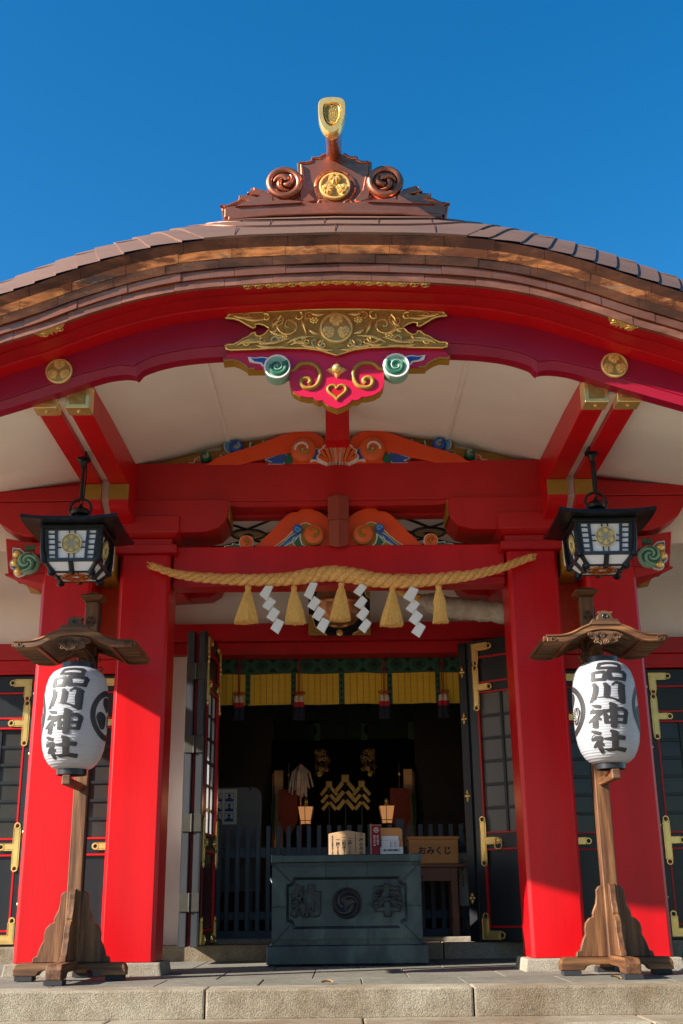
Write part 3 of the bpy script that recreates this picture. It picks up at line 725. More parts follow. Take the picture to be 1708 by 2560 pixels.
# red eave boards under the verge
sweep(XS, lambda x: [(6.515 + fy(x), fb(x) + .006), (6.625 + fy(x), fb(x) - .001), (6.74 + fy(x), fb(x) + .02), (6.74 + fy(x), fb(x) + .05), (6.53 + fy(x), fb(x) + .05)]).build('eave_board', darkred, ROOF, smooth=30)
sweep(XS, lambda x: [(6.628 + fy(x), fb(x) - .012), (6.75 + fy(x), fb(x) - .016), (6.75 + fy(x), fb(x) + .03), (6.628 + fy(x), fb(x) + .03)]).build('eave_board', darkred, ROOF, smooth=30)
sweep(XS, lambda x: [(6.753 + fy(x), fb(x) - .018), (6.756 + fy(x), fb(x) - .030), (6.90 + fy(x), fb(x) - .033), (6.90 + fy(x), fb(x) + .035), (6.753 + fy(x), fb(x) + .035)]).build('eave_moulding', red, ROOF, smooth=30)
# side eaves
for sx in (-1, 1):
    b = MB(); b.box(sx * 4.02 - .09, sx * 4.02 + .09, 7.15, 11.2, 3.40, 3.62); b.build('side_eave', copper_d, ROOF, bevel=.01)
# gilt scrollwork under the verge
def gilt(x0, x1, n, wmax, seed):
    r = random.Random(seed); b = MB(); rows = []
    for i in range(n + 1):
        u = i / n; x = x0 + (x1 - x0) * u; ww = wmax * (min(1, 6 * u, 6 * (1 - u))) * (.75 + .25 * sin(u * 40))
        rows.append([(x, 6.516, fb(x) - .004), (x, 6.514 + ww, fb(x) - .006), (x, 6.514 + ww, fb(x) - .002), (x, 6.516, fb(x) + .003)])
    b.loft(rows, True, True)
    for i in range(int(abs(x1 - x0) / .07)):
        cx = x0 + (x1 - x0) * (i + .5) / int(abs(x1 - x0) / .07)
        ps = [(cx + (.03 - .026 * k / 12) * cos(k * .8 * (1 if i % 2 else -1)), 6.514 + wmax * .45 + (.026 - .02 * k / 12) * sin(k * .8), fb(cx) - .007) for k in range(13)]
        b.tube(ps, .004, 5)
    return b.build('gilt_eave_trim', gold, ROOF, smooth=40)
gilt(-.62, .62, 60, .045, 1)
for sx in (-1, 1): gilt(sx * 1.76, sx * 1.95, 14, .085, 2)

# gable board
hb = lambda x: interp(HB, abs(x)); hg = lambda x: interp(HG, abs(x))
XH = sorted(set([round(v, 4) for v in xr(-4.05, 4.05, 160)] + [sx * x for sx in (-1, 1) for x, z in HB if x < 4.05]))
HAFU = sweep(XH, lambda x: [(6.88, fb(x) + .01), (6.88, hg(x) + .006), (6.888, hg(x)), (6.882, hg(x) - .006), (6.90, hb(x)), (6.995, hb(x) + .004), (6.995, fb(x) + .01)]).build('gable_board', hafured, SH, smooth=25)
for sx in (-1, 1):
    cx, cz = L(145, 921, 6.87); metal_crest('gilt_crest', sx * abs(cx), 6.878, cz, .090, crestgold, HAFU, 3, .022)

# ---- gable pendant
def G(sx, a, c, Y=6.86): x, z = L(500 + a * .4464, 650 + c * .4464, Y); return (sx * abs(x), z)
gl = [(190, 470), (150, 520), (128, 545), (126, 560), (180, 556), (215, 568), (255, 592), (262, 606), (300, 606), (355, 606), (428, 640), (497, 640), (496, 680), (503, 712), (520, 737), (555, 757), (600, 767), (625, 766), (640, 780), (655, 786), (680, 782), (690, 796), (712, 812), (735, 822), (762, 832)]
lp = [G(-1, *q) for q in gl]; lp[-1] = (0, lp[-1][1])
full = lp + [(-x, z) for x, z in lp[-2::-1]]
b = MB(); b.prism(full, 6.862, 6.875); PEND = b.build('gable_pendant', magenta, SH)
b = MB(); b.prism([(x * 1.004, z - .002) for x, z in full], 6.8755, 6.955); b.build('pendant_edge', mustard, PEND)
def band_along(pts, wdt, y0, y1, name, m, par):
    b = MB(); n = len(pts); P = [Vector((p[0], p[1])) for p in pts]; rows = []
    for i in range(n):
        d = P[min(i + 1, n - 1)] - P[max(i - 1, 0)]; d = d.normalized() if d.length else Vector((1, 0)); nn = Vector((-d.y, d.x)) * wdt
        a, c = P[i] + nn, P[i] - nn
        rows.append([(a.x, y1, a.y), (a.x, y0, a.y), (c.x, y0, c.y), (c.x, y1, c.y)])
    b.loft(rows, True, True); return b.build(name, m, par)
for sx in (-1, 1):
    tip = [(sx * abs(x), z) for x, z in lp[2:9]]
    band_along([(x, z + .004) for x, z in tip], .005, 6.856, 6.87, 'pendant_rim', mustard, PEND)
    # blue leaf
    for nm, m_, q, yy in (('leaf_edge', white, ((262, 540), (300, 545), (340, 540), (390, 548), (380, 570), (345, 594), (332, 578), (290, 572), (270, 565)), 6.852),
                          ('blue_leaf', blue, ((280, 548), (300, 552), (340, 548), (388, 556), (375, 570), (348, 584), (340, 572), (300, 566)), 6.846)):
        b = MB(); b.prism([G(sx, *t) for t in q], yy, 6.865); b.build(nm, m_, PEND)
    cx, cz = G(sx, 428, 610); r = abs(G(sx, 500, 610)[0] - cx)
    b = MB(); b.lathe([(r, .075), (r, -.03), (r * .98, -.035), (0, -.035)], (cx, 6.85, cz), 36, 'y'); b.build('round_scroll', teal, PEND, smooth=40)
    ring_tube('scroll_edge', cx, 6.815, cz, r * .95, .008, white, PEND)
    b = MB(); b.tube(spiral_pts(cx, cz, r * .74, r * .10, (pi * .2 if sx < 0 else pi * .8), sx * 1.45, 40, 6.812), [.019 - .009 * i / 40 for i in range(41)], 8, flat=.6); b.build('scroll_wave', green, PEND, smooth=60)
    b = MB(); b.tube(spiral_pts(cx, cz, r * .50, r * .2, (pi * .9 if sx < 0 else pi * .1), sx * 1.0, 30, 6.812), [.010] * 31, 8, flat=.6); b.build('scroll_wave', teal, PEND, smooth=60)
    # ochre volute
    vol = [G(sx, *q) for q in ((500, 618), (525, 608), (550, 585), (585, 577), (625, 582), (655, 605), (668, 640), (660, 680), (640, 706), (610, 716), (580, 712), (562, 694), (562, 672), (580, 660), (604, 664), (612, 680), (600, 692))]
    vs = smoothcurve(vol, 5); n = len(vs)
    b = MB(); b.tube([(x, 6.862, z) for x, z in vs], [.017 * (.55 + .45 * min(1, i / 8)) for i in range(n)], 8, flat=.9); b.build('ochre_volute', mustard, PEND, smooth=60)
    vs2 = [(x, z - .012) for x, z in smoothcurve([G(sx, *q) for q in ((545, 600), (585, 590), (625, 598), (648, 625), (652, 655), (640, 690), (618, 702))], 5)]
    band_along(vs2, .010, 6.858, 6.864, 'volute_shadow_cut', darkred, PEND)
b = MB(); c0 = G(1, 762, 615)
dm = [G(-1, 698, 615), G(-1, 735, 595), (0, G(-1, 762, 568)[1]), G(1, 789 + 0, 595), G(1, 826, 615), G(1, 789, 638), (0, G(-1, 762, 664)[1]), G(-1, 735, 638)]
dm = [(-abs(dm[0][0]), dm[0][1]), (-.030, dm[1][1]), dm[2], (.030, dm[1][1]), (abs(dm[0][0]), dm[0][1]), (.030, dm[7][1]), dm[6], (-.030, dm[7][1])]
b.taper(dm, 6.842, 6.863, .72, (0, c0[1])); dmo = b.build('gilt_diamond', gold, PEND, bevel=.002)
b = MB(); b.lathe([(.034, 0), (.033, -.012), (.025, -.026), (.012, -.034), (0, -.036)], (0, 6.845, c0[1]), 20, 'y'); b.build('gilt_stud', gold, dmo, smooth=60)
hz = G(1, 762, 735)[1]
def heart(s, cz, n=32): return [(s * .062 * 16 * sin(t) ** 3 / 16, cz + s * .0036 * (13 * cos(t) - 5 * cos(2 * t) - 2 * cos(3 * t) - cos(4 * t))) for t in (2 * pi * i / n for i in range(n + 1))]
b = MB(); b.tube([(x, 6.858, z) for x, z in heart(1.0, hz)], .011, 8, False); b.build('heart_rim', mustard, PEND, smooth=60)
b = MB(); b.prism(heart(.86, hz)[:-1], 6.858, 6.864); b.build('heart_field', darkred, PEND)

# ---- gilt openwork plate over the pendant
pl = [(762, 281), (500, 284), (165, 300), (148, 312), (137, 323), (180, 326), (215, 337), (250, 358), (290, 381), (303, 378), (300, 362), (325, 357), (355, 366), (384, 386), (356, 415), (330, 428), (310, 425), (302, 406), (285, 410), (262, 430), (235, 440), (215, 456), (180, 472), (150, 472), (136, 478), (142, 496), (165, 502), (300, 499), (450, 494), (580, 497), (660, 508), (700, 520), (762, 538)]
pp = [G(-1, a, c, 6.85) for a, c in pl]; pp[0] = (0, pp[0][1]); pp[-1] = (0, pp[-1][1])
outl = pp + [(-x, z) for x, z in pp[-2:0:-1]]
b = MB(); b.prism(outl, 6.838, 6.861); PLATE = b.build('gilt_plate', goldpat, SH)
b = MB()
for sx in (-1, 1): b.tube([(sx * abs(x), 6.836, z) for x, z in pp], .0075, 6)
b.build('plate_rim', gold, PLATE, smooth=60)
b = MB(); rr = random.Random(5)
def GP(sx, a, c): x, z = G(sx, a, c, 6.85); return (x, 6.834, z)
for sx in (-1, 1):
    for (cx_, cz_, r0, a0, tn) in ((490, 370, 72, 2.2, 1.3), (490, 372, 46, -.6, .9), (420, 345, 40, .5, -1.0), (590, 460, 30, 1.5, 1.1), (640, 465, 40, .3, -.9), (350, 460, 28, 2, .9), (250, 465, 24, 1, -.9), (560, 440, 40, 3.6, .8), (410, 455, 26, 0, 1), (600, 320, 26, 0, 1.4), (250, 320, 18, 0, 1), (360, 325, 26, 2, -1), (540, 320, 30, 1, -.8), (680, 480, 26, 2, 1)):
        x0, _, z0 = GP(sx, cx_, cz_); r_ = r0 * .4464 * .00282
        b.tube(spiral_pts(x0, z0, r_, r_ * .15, a0 if sx < 0 else pi - a0, tn * -sx, 20, 6.833), [.0105 * (1 - .5 * i / 20) for i in range(21)], 6)
    for (ax, az, bx_, bz) in ((200, 480, 330, 445), (230, 470, 420, 475), (330, 470, 500, 440), (480, 470, 640, 430), (640, 490, 740, 510), (560, 480, 700, 490), (230, 325, 360, 335), (380, 395, 470, 430), (400, 380, 450, 340), (560, 345, 590, 420), (310, 480, 470, 486), (500, 480, 610, 470), (390, 410, 430, 380), (180, 312, 300, 322), (600, 390, 660, 420), (610, 300, 690, 310)):
        p0, p1 = Vector(GP(sx, ax, az)), Vector(GP(sx, bx_, bz)); md = (p0 + p1) / 2 + Vector((0, -.004, .016 * rr.choice((-1, 1))))
        b.tube([p0, (p0 * .6 + md * .4 + (md - (p0 + p1) / 2) * .3), md, p1], [.004, .011, .013, .003], 6)
    for (fx, fz) in ((632, 342), (460, 432)):
        x0, _, z0 = GP(sx, fx, fz)
        for k in range(7): b.lathe([(.011, 0), (.009, -.007), (0, -.010)], (x0 + .022 * cos(k * 2 * pi / 7), 6.836, z0 + .018 * sin(k * 2 * pi / 7)), 8, 'y')
        b.lathe([(.013, 0), (.010, -.010), (0, -.013)], (x0, 6.836, z0), 10, 'y')
b.build('plate_foliage', gold, PLATE, smooth=60)
metal_crest('gilt_crest', 0, 6.838, G(1, 762, 390, 6.85)[1], .112, crestgold, PLATE, 3, .022)

# ---- ridge ornament and projecting finial
YO = 6.98
def O(sx, a, c, Y=YO): x, z = L(500 + a * .4464, 200 + c * .4464, Y); return (sx * abs(x), z)
ol = [(738, 425), (690, 424), (676, 430), (655, 444), (616, 444), (613, 462), (582, 471), (545, 469), (540, 540), (535, 600), (400, 640), (362, 632), (330, 625), (278, 614), (277, 646), (240, 655), (212, 655), (215, 676), (190, 690), (150, 705), (103, 707), (116, 735), (150, 742), (738, 720)]
po = [O(-1, *q) for q in ol]; po[0] = (0, po[0][1]); po[-1] = (0, po[-1][1])
b = MB(); b.prism(po + [(-x, z) for x, z in po[-2:0:-1]], YO - .02, YO + .22); ORN = b.build('ridge_ornament', copper_o, SH, bevel=.006)
# raised border along the stepped edge
for sx in (-1, 1):
    for q0, q1 in ((1, 8), (11, 21)): b = MB(); b.tube([(sx * abs(x), YO - .02, z - .004) for x, z in po[q0:q1]], .0115, 6); b.build('stepped_border', copper_o, ORN, smooth=60)
b = MB(); zb0 = O(1, 738, 722)[1]
for y_, z0_, z1_, hw in ((YO - .06, zb0 - .07, zb0 + .006, .79), (YO - .075, zb0 - .10, zb0 - .068, .76), (YO - .05, zb0 - .17, zb0 - .10, .75)):
    b.prism([(x, z) for x, z in [(-hw, z0_ - .03), (-hw * .6, z0_ + .002), (0, z0_ + .012), (hw * .6, z0_ + .002), (hw, z0_ - .03), (hw, z1_ - .03), (hw * .6, z1_ + .002), (0, z1_ + .012), (-hw * .6, z1_ + .002), (-hw, z1_ - .03)]], y_, YO + .25)
b.build('ornament_base', copper_o, ORN, bevel=.006)
for sx in (-1, 1):
    cx, cz = O(sx, 462, 597); r = abs(O(sx, 557, 597)[0] - cx)
    b = MB(); b.lathe([(r * .97, .2), (r * .97, -.03), (r * .9, -.04), (0, -.02)], (cx, YO - .01, cz), 32, 'y'); sc = b.build('ridge_scroll', copper_o, ORN, smooth=40)
    b = MB(); b.tube([(cx + r * .88 * cos(t), YO - .05, cz + r * .88 * sin(t)) for t in (2 * pi * i / 32 for i in range(33))], .026, 8, False)
    for k in range(3):
        a0 = 2 * pi * k / 3 + (0.6 if sx < 0 else 2.5); n = 18; pts = []; rad = []
        for i in range(n + 1):
            t = i / n; rr_ = r * (.16 + .46 * t); a = a0 + sx * -1 * 2.5 * t
            pts.append((cx + rr_ * cos(a), YO - .06, cz + rr_ * sin(a))); rad.append(r * (.17 + .06 * sin(pi * t)) * (1 - .75 * t ** 3))
        b.tube(pts, rad, 8, flat=.8)
    b.build('scroll_whorl', copper_o, sc, smooth=60)
    # wave carving and lower scroll
    b = MB()
    b.taper([O(sx, *q) for q in ((165, 738), (210, 715), (280, 690), (335, 668), (375, 660), (395, 680), (400, 712), (412, 700), (404, 690), (415, 685), (430, 700), (520, 705), (580, 712), (585, 720), (330, 732))], YO - .075, YO - .015, .86)
    b.tube([(x, YO - .035, z) for x, z in (O(sx, *q) for q in ((130, 722), (200, 700), (250, 690), (290, 655), (360, 650)))], [.008, .020, .016, .024, .010], 6)
    b.tube([(x, YO - .03, z) for x, z in smoothcurve([O(sx, *q) for q in ((540, 470 + 10), (548, 560), (562, 600), (540, 650), (470, 690))], 4)], .012, 6)
    for wv_ in (((170, 728), (240, 712), (300, 700), (345, 690), (372, 700), (385, 716)), ((210, 732), (270, 722), (330, 708), (360, 712)), ((395, 700), (420, 672), (450, 695), (500, 712), (560, 716)), ((540, 660), (560, 690), (600, 705), (660, 712)), ((300, 668), (340, 652), (375, 665), (392, 690)), ((640, 718), (662, 690), (690, 700), (700, 720))):
        b.tube([(x, YO - .026, z) for x, z in smoothcurve([O(sx, *q) for q in wv_], 4)], [.006 + .010 * sin(pi * i / (4 * (len(wv_) - 1))) for i in range(4 * (len(wv_) - 1) + 1)], 6)
    b.build('wave_carving', copper_o, ORN, smooth=40)
for sx in (-1, 1):
    for dep, poly in ((.040, ((112, 712), (160, 716), (200, 702), (225, 692), (300, 702), (345, 716), (300, 734), (150, 740))), (.056, ((200, 690), (222, 668), (250, 662), (300, 668), (350, 688), (360, 706), (300, 700), (240, 690))), (.072, ((250, 656), (290, 642), (290, 625), (335, 638), (385, 660), (392, 690), (372, 692), (340, 674), (295, 668))), (.050, ((398, 705), (405, 690), (420, 672), (440, 690), (480, 700), (560, 706), (600, 714), (520, 722), (410, 722))), (.045, ((548, 480), (560, 480), (572, 560), (590, 640), (640, 700), (600, 706), (555, 690), (545, 640), (556, 590)))):
        b = MB(); b.taper([O(sx, *q) for q in poly], YO - dep, YO - .015, .93); b.build('feather_carving', copper_o, ORN, bevel=.004)
ce = O(1, 738, 612)
b = MB()
for k in range(8):
    a0 = pi / 8 + k * pi / 4
    b.tube([(.128 * 1.12 * cos(a0 - .36 + .72 * i / 6), YO - .024, ce[1] + .128 * (1.10 + .04 * sin(pi * i / 6)) * sin(a0 - .36 + .72 * i / 6)) for i in range(7)], .012, 6)
b.build('crest_surround', copper_o, ORN, smooth=60)
metal_crest('gilt_crest', 0, YO - .025, ce[1], .112, crestgold, ORN, 3, .028)
# finial: egg-shaped bar running forward
YF = 6.36
egg = [(647, 165), (650, 125), (672, 102), (725, 96), (775, 102), (798, 122), (803, 165), (797, 215), (780, 260), (755, 290), (725, 303), (695, 292), (668, 262), (652, 215)]
ep = [L(500 + a * .4464, 200 + c * .4464, YF) for a, c in egg]; ec = (sum(p[0] for p in ep) / len(ep), sum(p[1] for p in ep) / len(ep))
ep = [tuple(p) for p in smoothcurve(ep + [ep[0]], 4)[:-1]]
def eggring(k, y, dx=0, dz=0, kz=None): return [(dx + (x - ec[0]) * k + ec[0] * 1.0, y, ec[1] + dz + (z - ec[1]) * (kz or k)) for x, z in ep]
b = MB(); b.loft([eggring(.60, 7.06, .012, .15, .42), eggring(.58, 6.86, .010, .125, .42), eggring(.62, 6.66, .006, .07, .5), eggring(.76, 6.50, .003, .015, .74), eggring(.90, 6.42)], True, True)
FIN = b.build('ridge_finial', copper_o, SH, smooth=50)
b = MB(); b.loft([eggring(.93, 6.44), eggring(1.0, 6.42), eggring(1.0, YF), eggring(.94, YF - .012), eggring(.66, YF - .012), eggring(.60, YF + .01), eggring(.55, YF + .012)], True, True); fc = b.build('gilt_end_cap', gold, FIN, smooth=35)
b = MB()
hp = [(ec[0] + x * .052, ec[1] + .01 + z * .080) for x, z in ((0, .72), (.25, .92), (.6, .95), (.9, .72), (1, .3), (.9, -.3), (.55, -.85), (0, -1.02), (-.55, -.85), (-.9, -.3), (-1, .3), (-.9, .72), (-.6, .95), (-.25, .92))]
b.prism(hp, YF + .004, YF + .02); b.build('tooled_panel', goldpat, fc)
b = MB(); b.tube([(x, YF + .004, z) for x, z in hp + [hp[0]]], .004, 6, False); b.build('panel_rim', gold, fc, smooth=60)

# ---- plaster ceiling of the porch
CFR = [(0, 4.24), (.5, 4.21), (.95, 4.11), (1.65, 3.885), (2.05, 3.745), (2.95, 3.52), (4.05, 3.42)]
CBK = [(0, 4.285), (.5, 4.27), (1.0, 4.215), (1.67, 4.02), (2.05, 3.87), (2.95, 3.735), (4.05, 3.52)]
cxs = xr(-4.05, 4.05, 90)
b = MB(); b.loft([[(x, 6.99, interp(CFR, abs(x))) for x in cxs], [(x, 9.02, interp(CBK, abs(x))) for x in cxs], [(x, 9.02, interp(CBK, abs(x)) + .05) for x in cxs], [(x, 6.99, interp(CFR, abs(x)) + .05) for x in cxs]], False)
CEIL = b.build('porch_ceiling', plaster, SH, smooth=30)
for sx in (-1, 1):
    b = MB(); x = sx * .93; b.loft([[(x + d, 6.995, interp(CFR, abs(x)) + e) for d, e in ((-.016, -.012), (.016, -.012), (.016, .02), (-.016, .02))], [(x + d, 9.0, interp(CBK, abs(x)) + e) for d, e in ((-.016, -.012), (.016, -.012), (.016, .02), (-.016, .02))]], True, True); b.build('ceiling_batten', plaster, CEIL)
# wall over the beam, closing the gable
b = MB(); tp = [(x, interp(CBK, abs(x)) + .03) for x in xr(-4.0, 4.0, 40)]; b.prism(tp + [(4.0, 3.3), (2.5, 3.3), (2.5, 3.9), (-2.5, 3.9), (-2.5, 3.3), (-4.0, 3.3)], 9.03, 9.06); b.build('gable_wall', plaster, SH)

# ================================================================ the hall behind the porch
YW = 11.05
HC = MB(); HC.box(-6, 6, 9.1, 11.0, 3.93, 3.98); HC.build('inner_ceiling', white, SH)
# ornamental black framework below that ceiling
for sx in (-1, 1):
    cx, cy, zc_ = sx * .89, 10.6, 3.922
    b = MB(); fb_ = MB()
    b.tube([(cx + .16 * cos(t), cy + .16 * sin(t), zc_) for t in (2 * pi * i / 28 for i in range(29))], .016, 6, False)
    for k in range(24):
        t = 2 * pi * k / 24; fb_.box(cx - .01, cx + .01, cy, cy + .14, zc_ - .006, zc_, Matrix.Rotation(t, 3, 'Z'), (cx, cy, zc_))
    for (xa, ya, xb, yb) in ((-.62, 10.1, .62, 10.1), (-.62, 11.0, .62, 11.0), (-.30, 10.1, 0, 10.44), (.30, 10.1, 0, 10.44), (-.30, 11, 0, 10.76), (.3, 11, 0, 10.76), (-.45, 10.4, -.16, 10.6), (-.45, 10.8, -.16, 10.6), (.45, 10.4, .16, 10.6), (.45, 10.8, .16, 10.6), (.30, 9.4, .30, 10.1), (.45, 10.1, .45, 11), (-.45, 10.1, -.45, 11), (-.04, 9.6, -.04, 10.14), (.02, 9.6, .02, 10.14), (.08, 9.6, .08, 10.14)):
        b.tube([(cx + sx * xa, ya, zc_), (cx + sx * xb, yb, zc_)], .014, 4)
    b.build('ceiling_tracery', black, SH); fb_.build('ceiling_rosette', plain('gilt_rosette', (.42, .30, .14), .5, var=.2) if sx < 0 else MATS['gilt_rosette'], SH)
for sx in (-1, 1):
    b = MB(); b.box(sx * 1.985 - .10, sx * 1.985 + .10, 10.62, 10.93, .132, 3.4); b.build('added_shade_post', red, SH, bevel=.012)  # added post, hidden by the inner pillar, to shade the white wall panel
# upper plaster wall, header beams
b = MB(); b.box(-6, 6, YW, YW + .15, 3.06, 4.6); b.build('upper_wall', plaster, SH)
b = MB(); b.box(-2.02, 2.02, 10.86, 11.18, 2.915, 3.085); hd = b.build('door_header', darkred, SH, bevel=.005)
b = MB(); b.box(-1.98, 1.98, 10.95, 11.2, 2.795, 2.914); b.build('door_lintel', darkred, SH, bevel=.005)
for sx in (-1, 1):
    a, c = sorted((sx * 2.03, sx * 6))
    b = MB(); b.box(a, c, 10.94, 11.15, 2.765, 2.925); b.build('bay_header', darkred, SH, bevel=.005)
    b = MB(); b.box(a, c, 10.97, 11.15, 2.625, 2.764); b.build('bay_lintel', red, SH, bevel=.005)
    b = MB(); b.box(a, c, 10.962, 10.99, 2.655, 2.675); b.build('lintel_bead', red, SH)
    b = MB(); b.box(a, c, YW, YW + .14, 2.926, 3.06); b.build('upper_wall', plaster, SH)
    arm = [(sx * x, z) for x, z in ((1.75, 3.56), (1.16, 3.56), (1.15, 3.47), (1.19, 3.39), (1.27, 3.34), (1.75, 3.32))]
    b = MB(); b.prism(arm, 10.80, 11.04); b.build('wall_bracket', darkred, SH, bevel=.005)
    a, c = sorted((sx * 1.44, sx * 2.06)); b = MB(); b.box(a, c, 11.0, 11.14, .132, 2.79); b.build('white_wall_panel', plaster, SH)
    a, c = sorted((sx * 1.20, sx * 1.44)); b = MB(); b.box(a, c, 11.02, 11.18, .132, 2.79); b.build('door_jamb', black, SH, bevel=.006)
    a, c = sorted((sx * 3.9, sx * 6)); b = MB(); b.box(a, c, 11.0, 11.14, .132, 2.62); b.build('white_wall_panel', plaster, SH)
    a, c = sorted((sx * 5.86, sx * 6)); b = MB(); b.box(a, c, 11.15, 19, -.9, 4.6); b.build('side_wall', plaster, SH)
b = MB(); b.box(-6, 6, 18.9, 19, -.9, 4.6); b.build('rear_wall', plaster, SH)
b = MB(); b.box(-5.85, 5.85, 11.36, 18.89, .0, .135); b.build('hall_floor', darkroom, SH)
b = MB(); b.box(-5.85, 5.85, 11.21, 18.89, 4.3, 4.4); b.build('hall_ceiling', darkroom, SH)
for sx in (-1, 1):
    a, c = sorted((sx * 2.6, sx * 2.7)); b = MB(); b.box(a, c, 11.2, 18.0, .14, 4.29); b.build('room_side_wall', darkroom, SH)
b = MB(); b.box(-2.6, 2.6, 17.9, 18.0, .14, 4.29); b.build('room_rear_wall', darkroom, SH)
rf = MB(); rf._prism([(-6.6, 10.35, 4.62), (6.6, 10.35, 4.62), (6.6, 20, 4.62), (-6.6, 20, 4.62)], [(-3.4, 14.6, 7.0), (3.4, 14.6, 7.0), (3.4, 15.8, 7.0), (-3.4, 15.8, 7.0)]); rf.build('hall_roof', copper_t, SH)
# ================================================================ doors (parts of the building)
def fit_corner(door, x, z, dx, dz, y, s=1.0):
    """L-shaped gilt mount: corner at (x,z), arms running dx, dz (+1/-1)."""
    b = MB(); a, w_ = .18 * s, .072 * s
    def q(u, v_): return (x + dx * u, z + dz * v_)
    b.prism([q(0, 0), q(a, 0), q(a, w_), q(w_, w_), q(w_, a), q(0, a)], y - .006, y + .001)
    b.prism([q(.010, .010), q(a - .01, .010), q(a - .01, w_ - .012), q(w_ - .012, w_ - .012), q(w_ - .012, a - .01), q(.010, a - .01)], y - .010, y - .005)
    b.prism([q(.020, .020), q(a - .015, .020), q(a - .015, w_ - .024), q(w_ - .024, w_ - .024), q(w_ - .024, a - .015), q(.020, a - .015)], y - .013, y - .009)
    ol = [q(0, 0), q(a, 0), q(a, w_), q(w_, w_), q(w_, a), q(0, a), q(0, 0)]; b.tube([(p[0], y - .007, p[1]) for p in ol], .0042, 5, False)
    for u, v_ in ((a + .016, w_ * .5), (w_ * .5, a + .016)):
        p = q(u, v_); b.tube([(p[0] + .025 * s * cos(t), y - .006, p[1] + .025 * s * sin(t)) for t in (2 * pi * i / 14 for i in range(15))], .009 * s, 6, False)
        p2 = q(u + (.024 if u > v_ else 0), v_ + (.024 if v_ > u else 0)); b.lathe([(.008, 0), (.006, -.008), (0, -.010)], (p2[0], y - .003, p2[1]), 8, 'y')
    return b.build('gilt_mount', gold, door, smooth=30)
def fit_tee(door, x, z, dx, y, s=1.0):
    b = MB(); a, w_, hv = .155 * s, .062 * s, .175 * s
    def q(u, v_): return (x + dx * u, z + v_)
    for k, (ya, yb) in enumerate(((y - .006, y + .001), (y - .011, y - .005))):
        e = .012 * k
        b.prism([q(e, -hv + e), q(w_ - e, -hv + e), q(w_ - e, -w_ / 2 + e), q(a - e, -w_ / 2 + e), q(a - e, w_ / 2 - e), q(w_ - e, w_ / 2 - e), q(w_ - e, hv - e), q(e, hv - e)], ya, yb)
    ol = [q(0, -hv), q(w_, -hv), q(w_, -w_ / 2), q(a, -w_ / 2), q(a, w_ / 2), q(w_, w_ / 2), q(w_, hv), q(0, hv), q(0, -hv)]; b.tube([(p[0], y - .007, p[1]) for p in ol], .0042, 5, False)
    for u, v_ in ((a + .016, 0), (w_ * .5, hv + .016), (w_ * .5, -hv - .016)):
        p = q(u, v_); b.tube([(p[0] + .025 * s * cos(t), y - .006, p[1] + .025 * s * sin(t)) for t in (2 * pi * i / 14 for i in range(15))], .009 * s, 6, False)
    return b.build('gilt_mount', gold, door, smooth=30)
def diamond(door, x, z, y):
    b = MB()
    for dx, dz in ((0, .028), (0, -.028), (.017, 0), (-.017, 0)):
        b.lathe([(.016, 0), (.012, -.006), (0, -.009)], (x + dx, y, z + dz), 8, 'y')
    b.lathe([(.01, 0), (.008, -.011), (0, -.013)], (x, y, z), 8, 'y')
    b.prism([(x, z + .055), (x + .008, z + .045), (x, z + .035), (x - .008, z + .045)], y - .004, y); b.prism([(x, z - .055), (x + .008, z - .045), (x, z - .035), (x - .008, z - .045)], y - .004, y)
    o = b.build('gilt_stud', gold, None, smooth=50); o.parent = door; return o
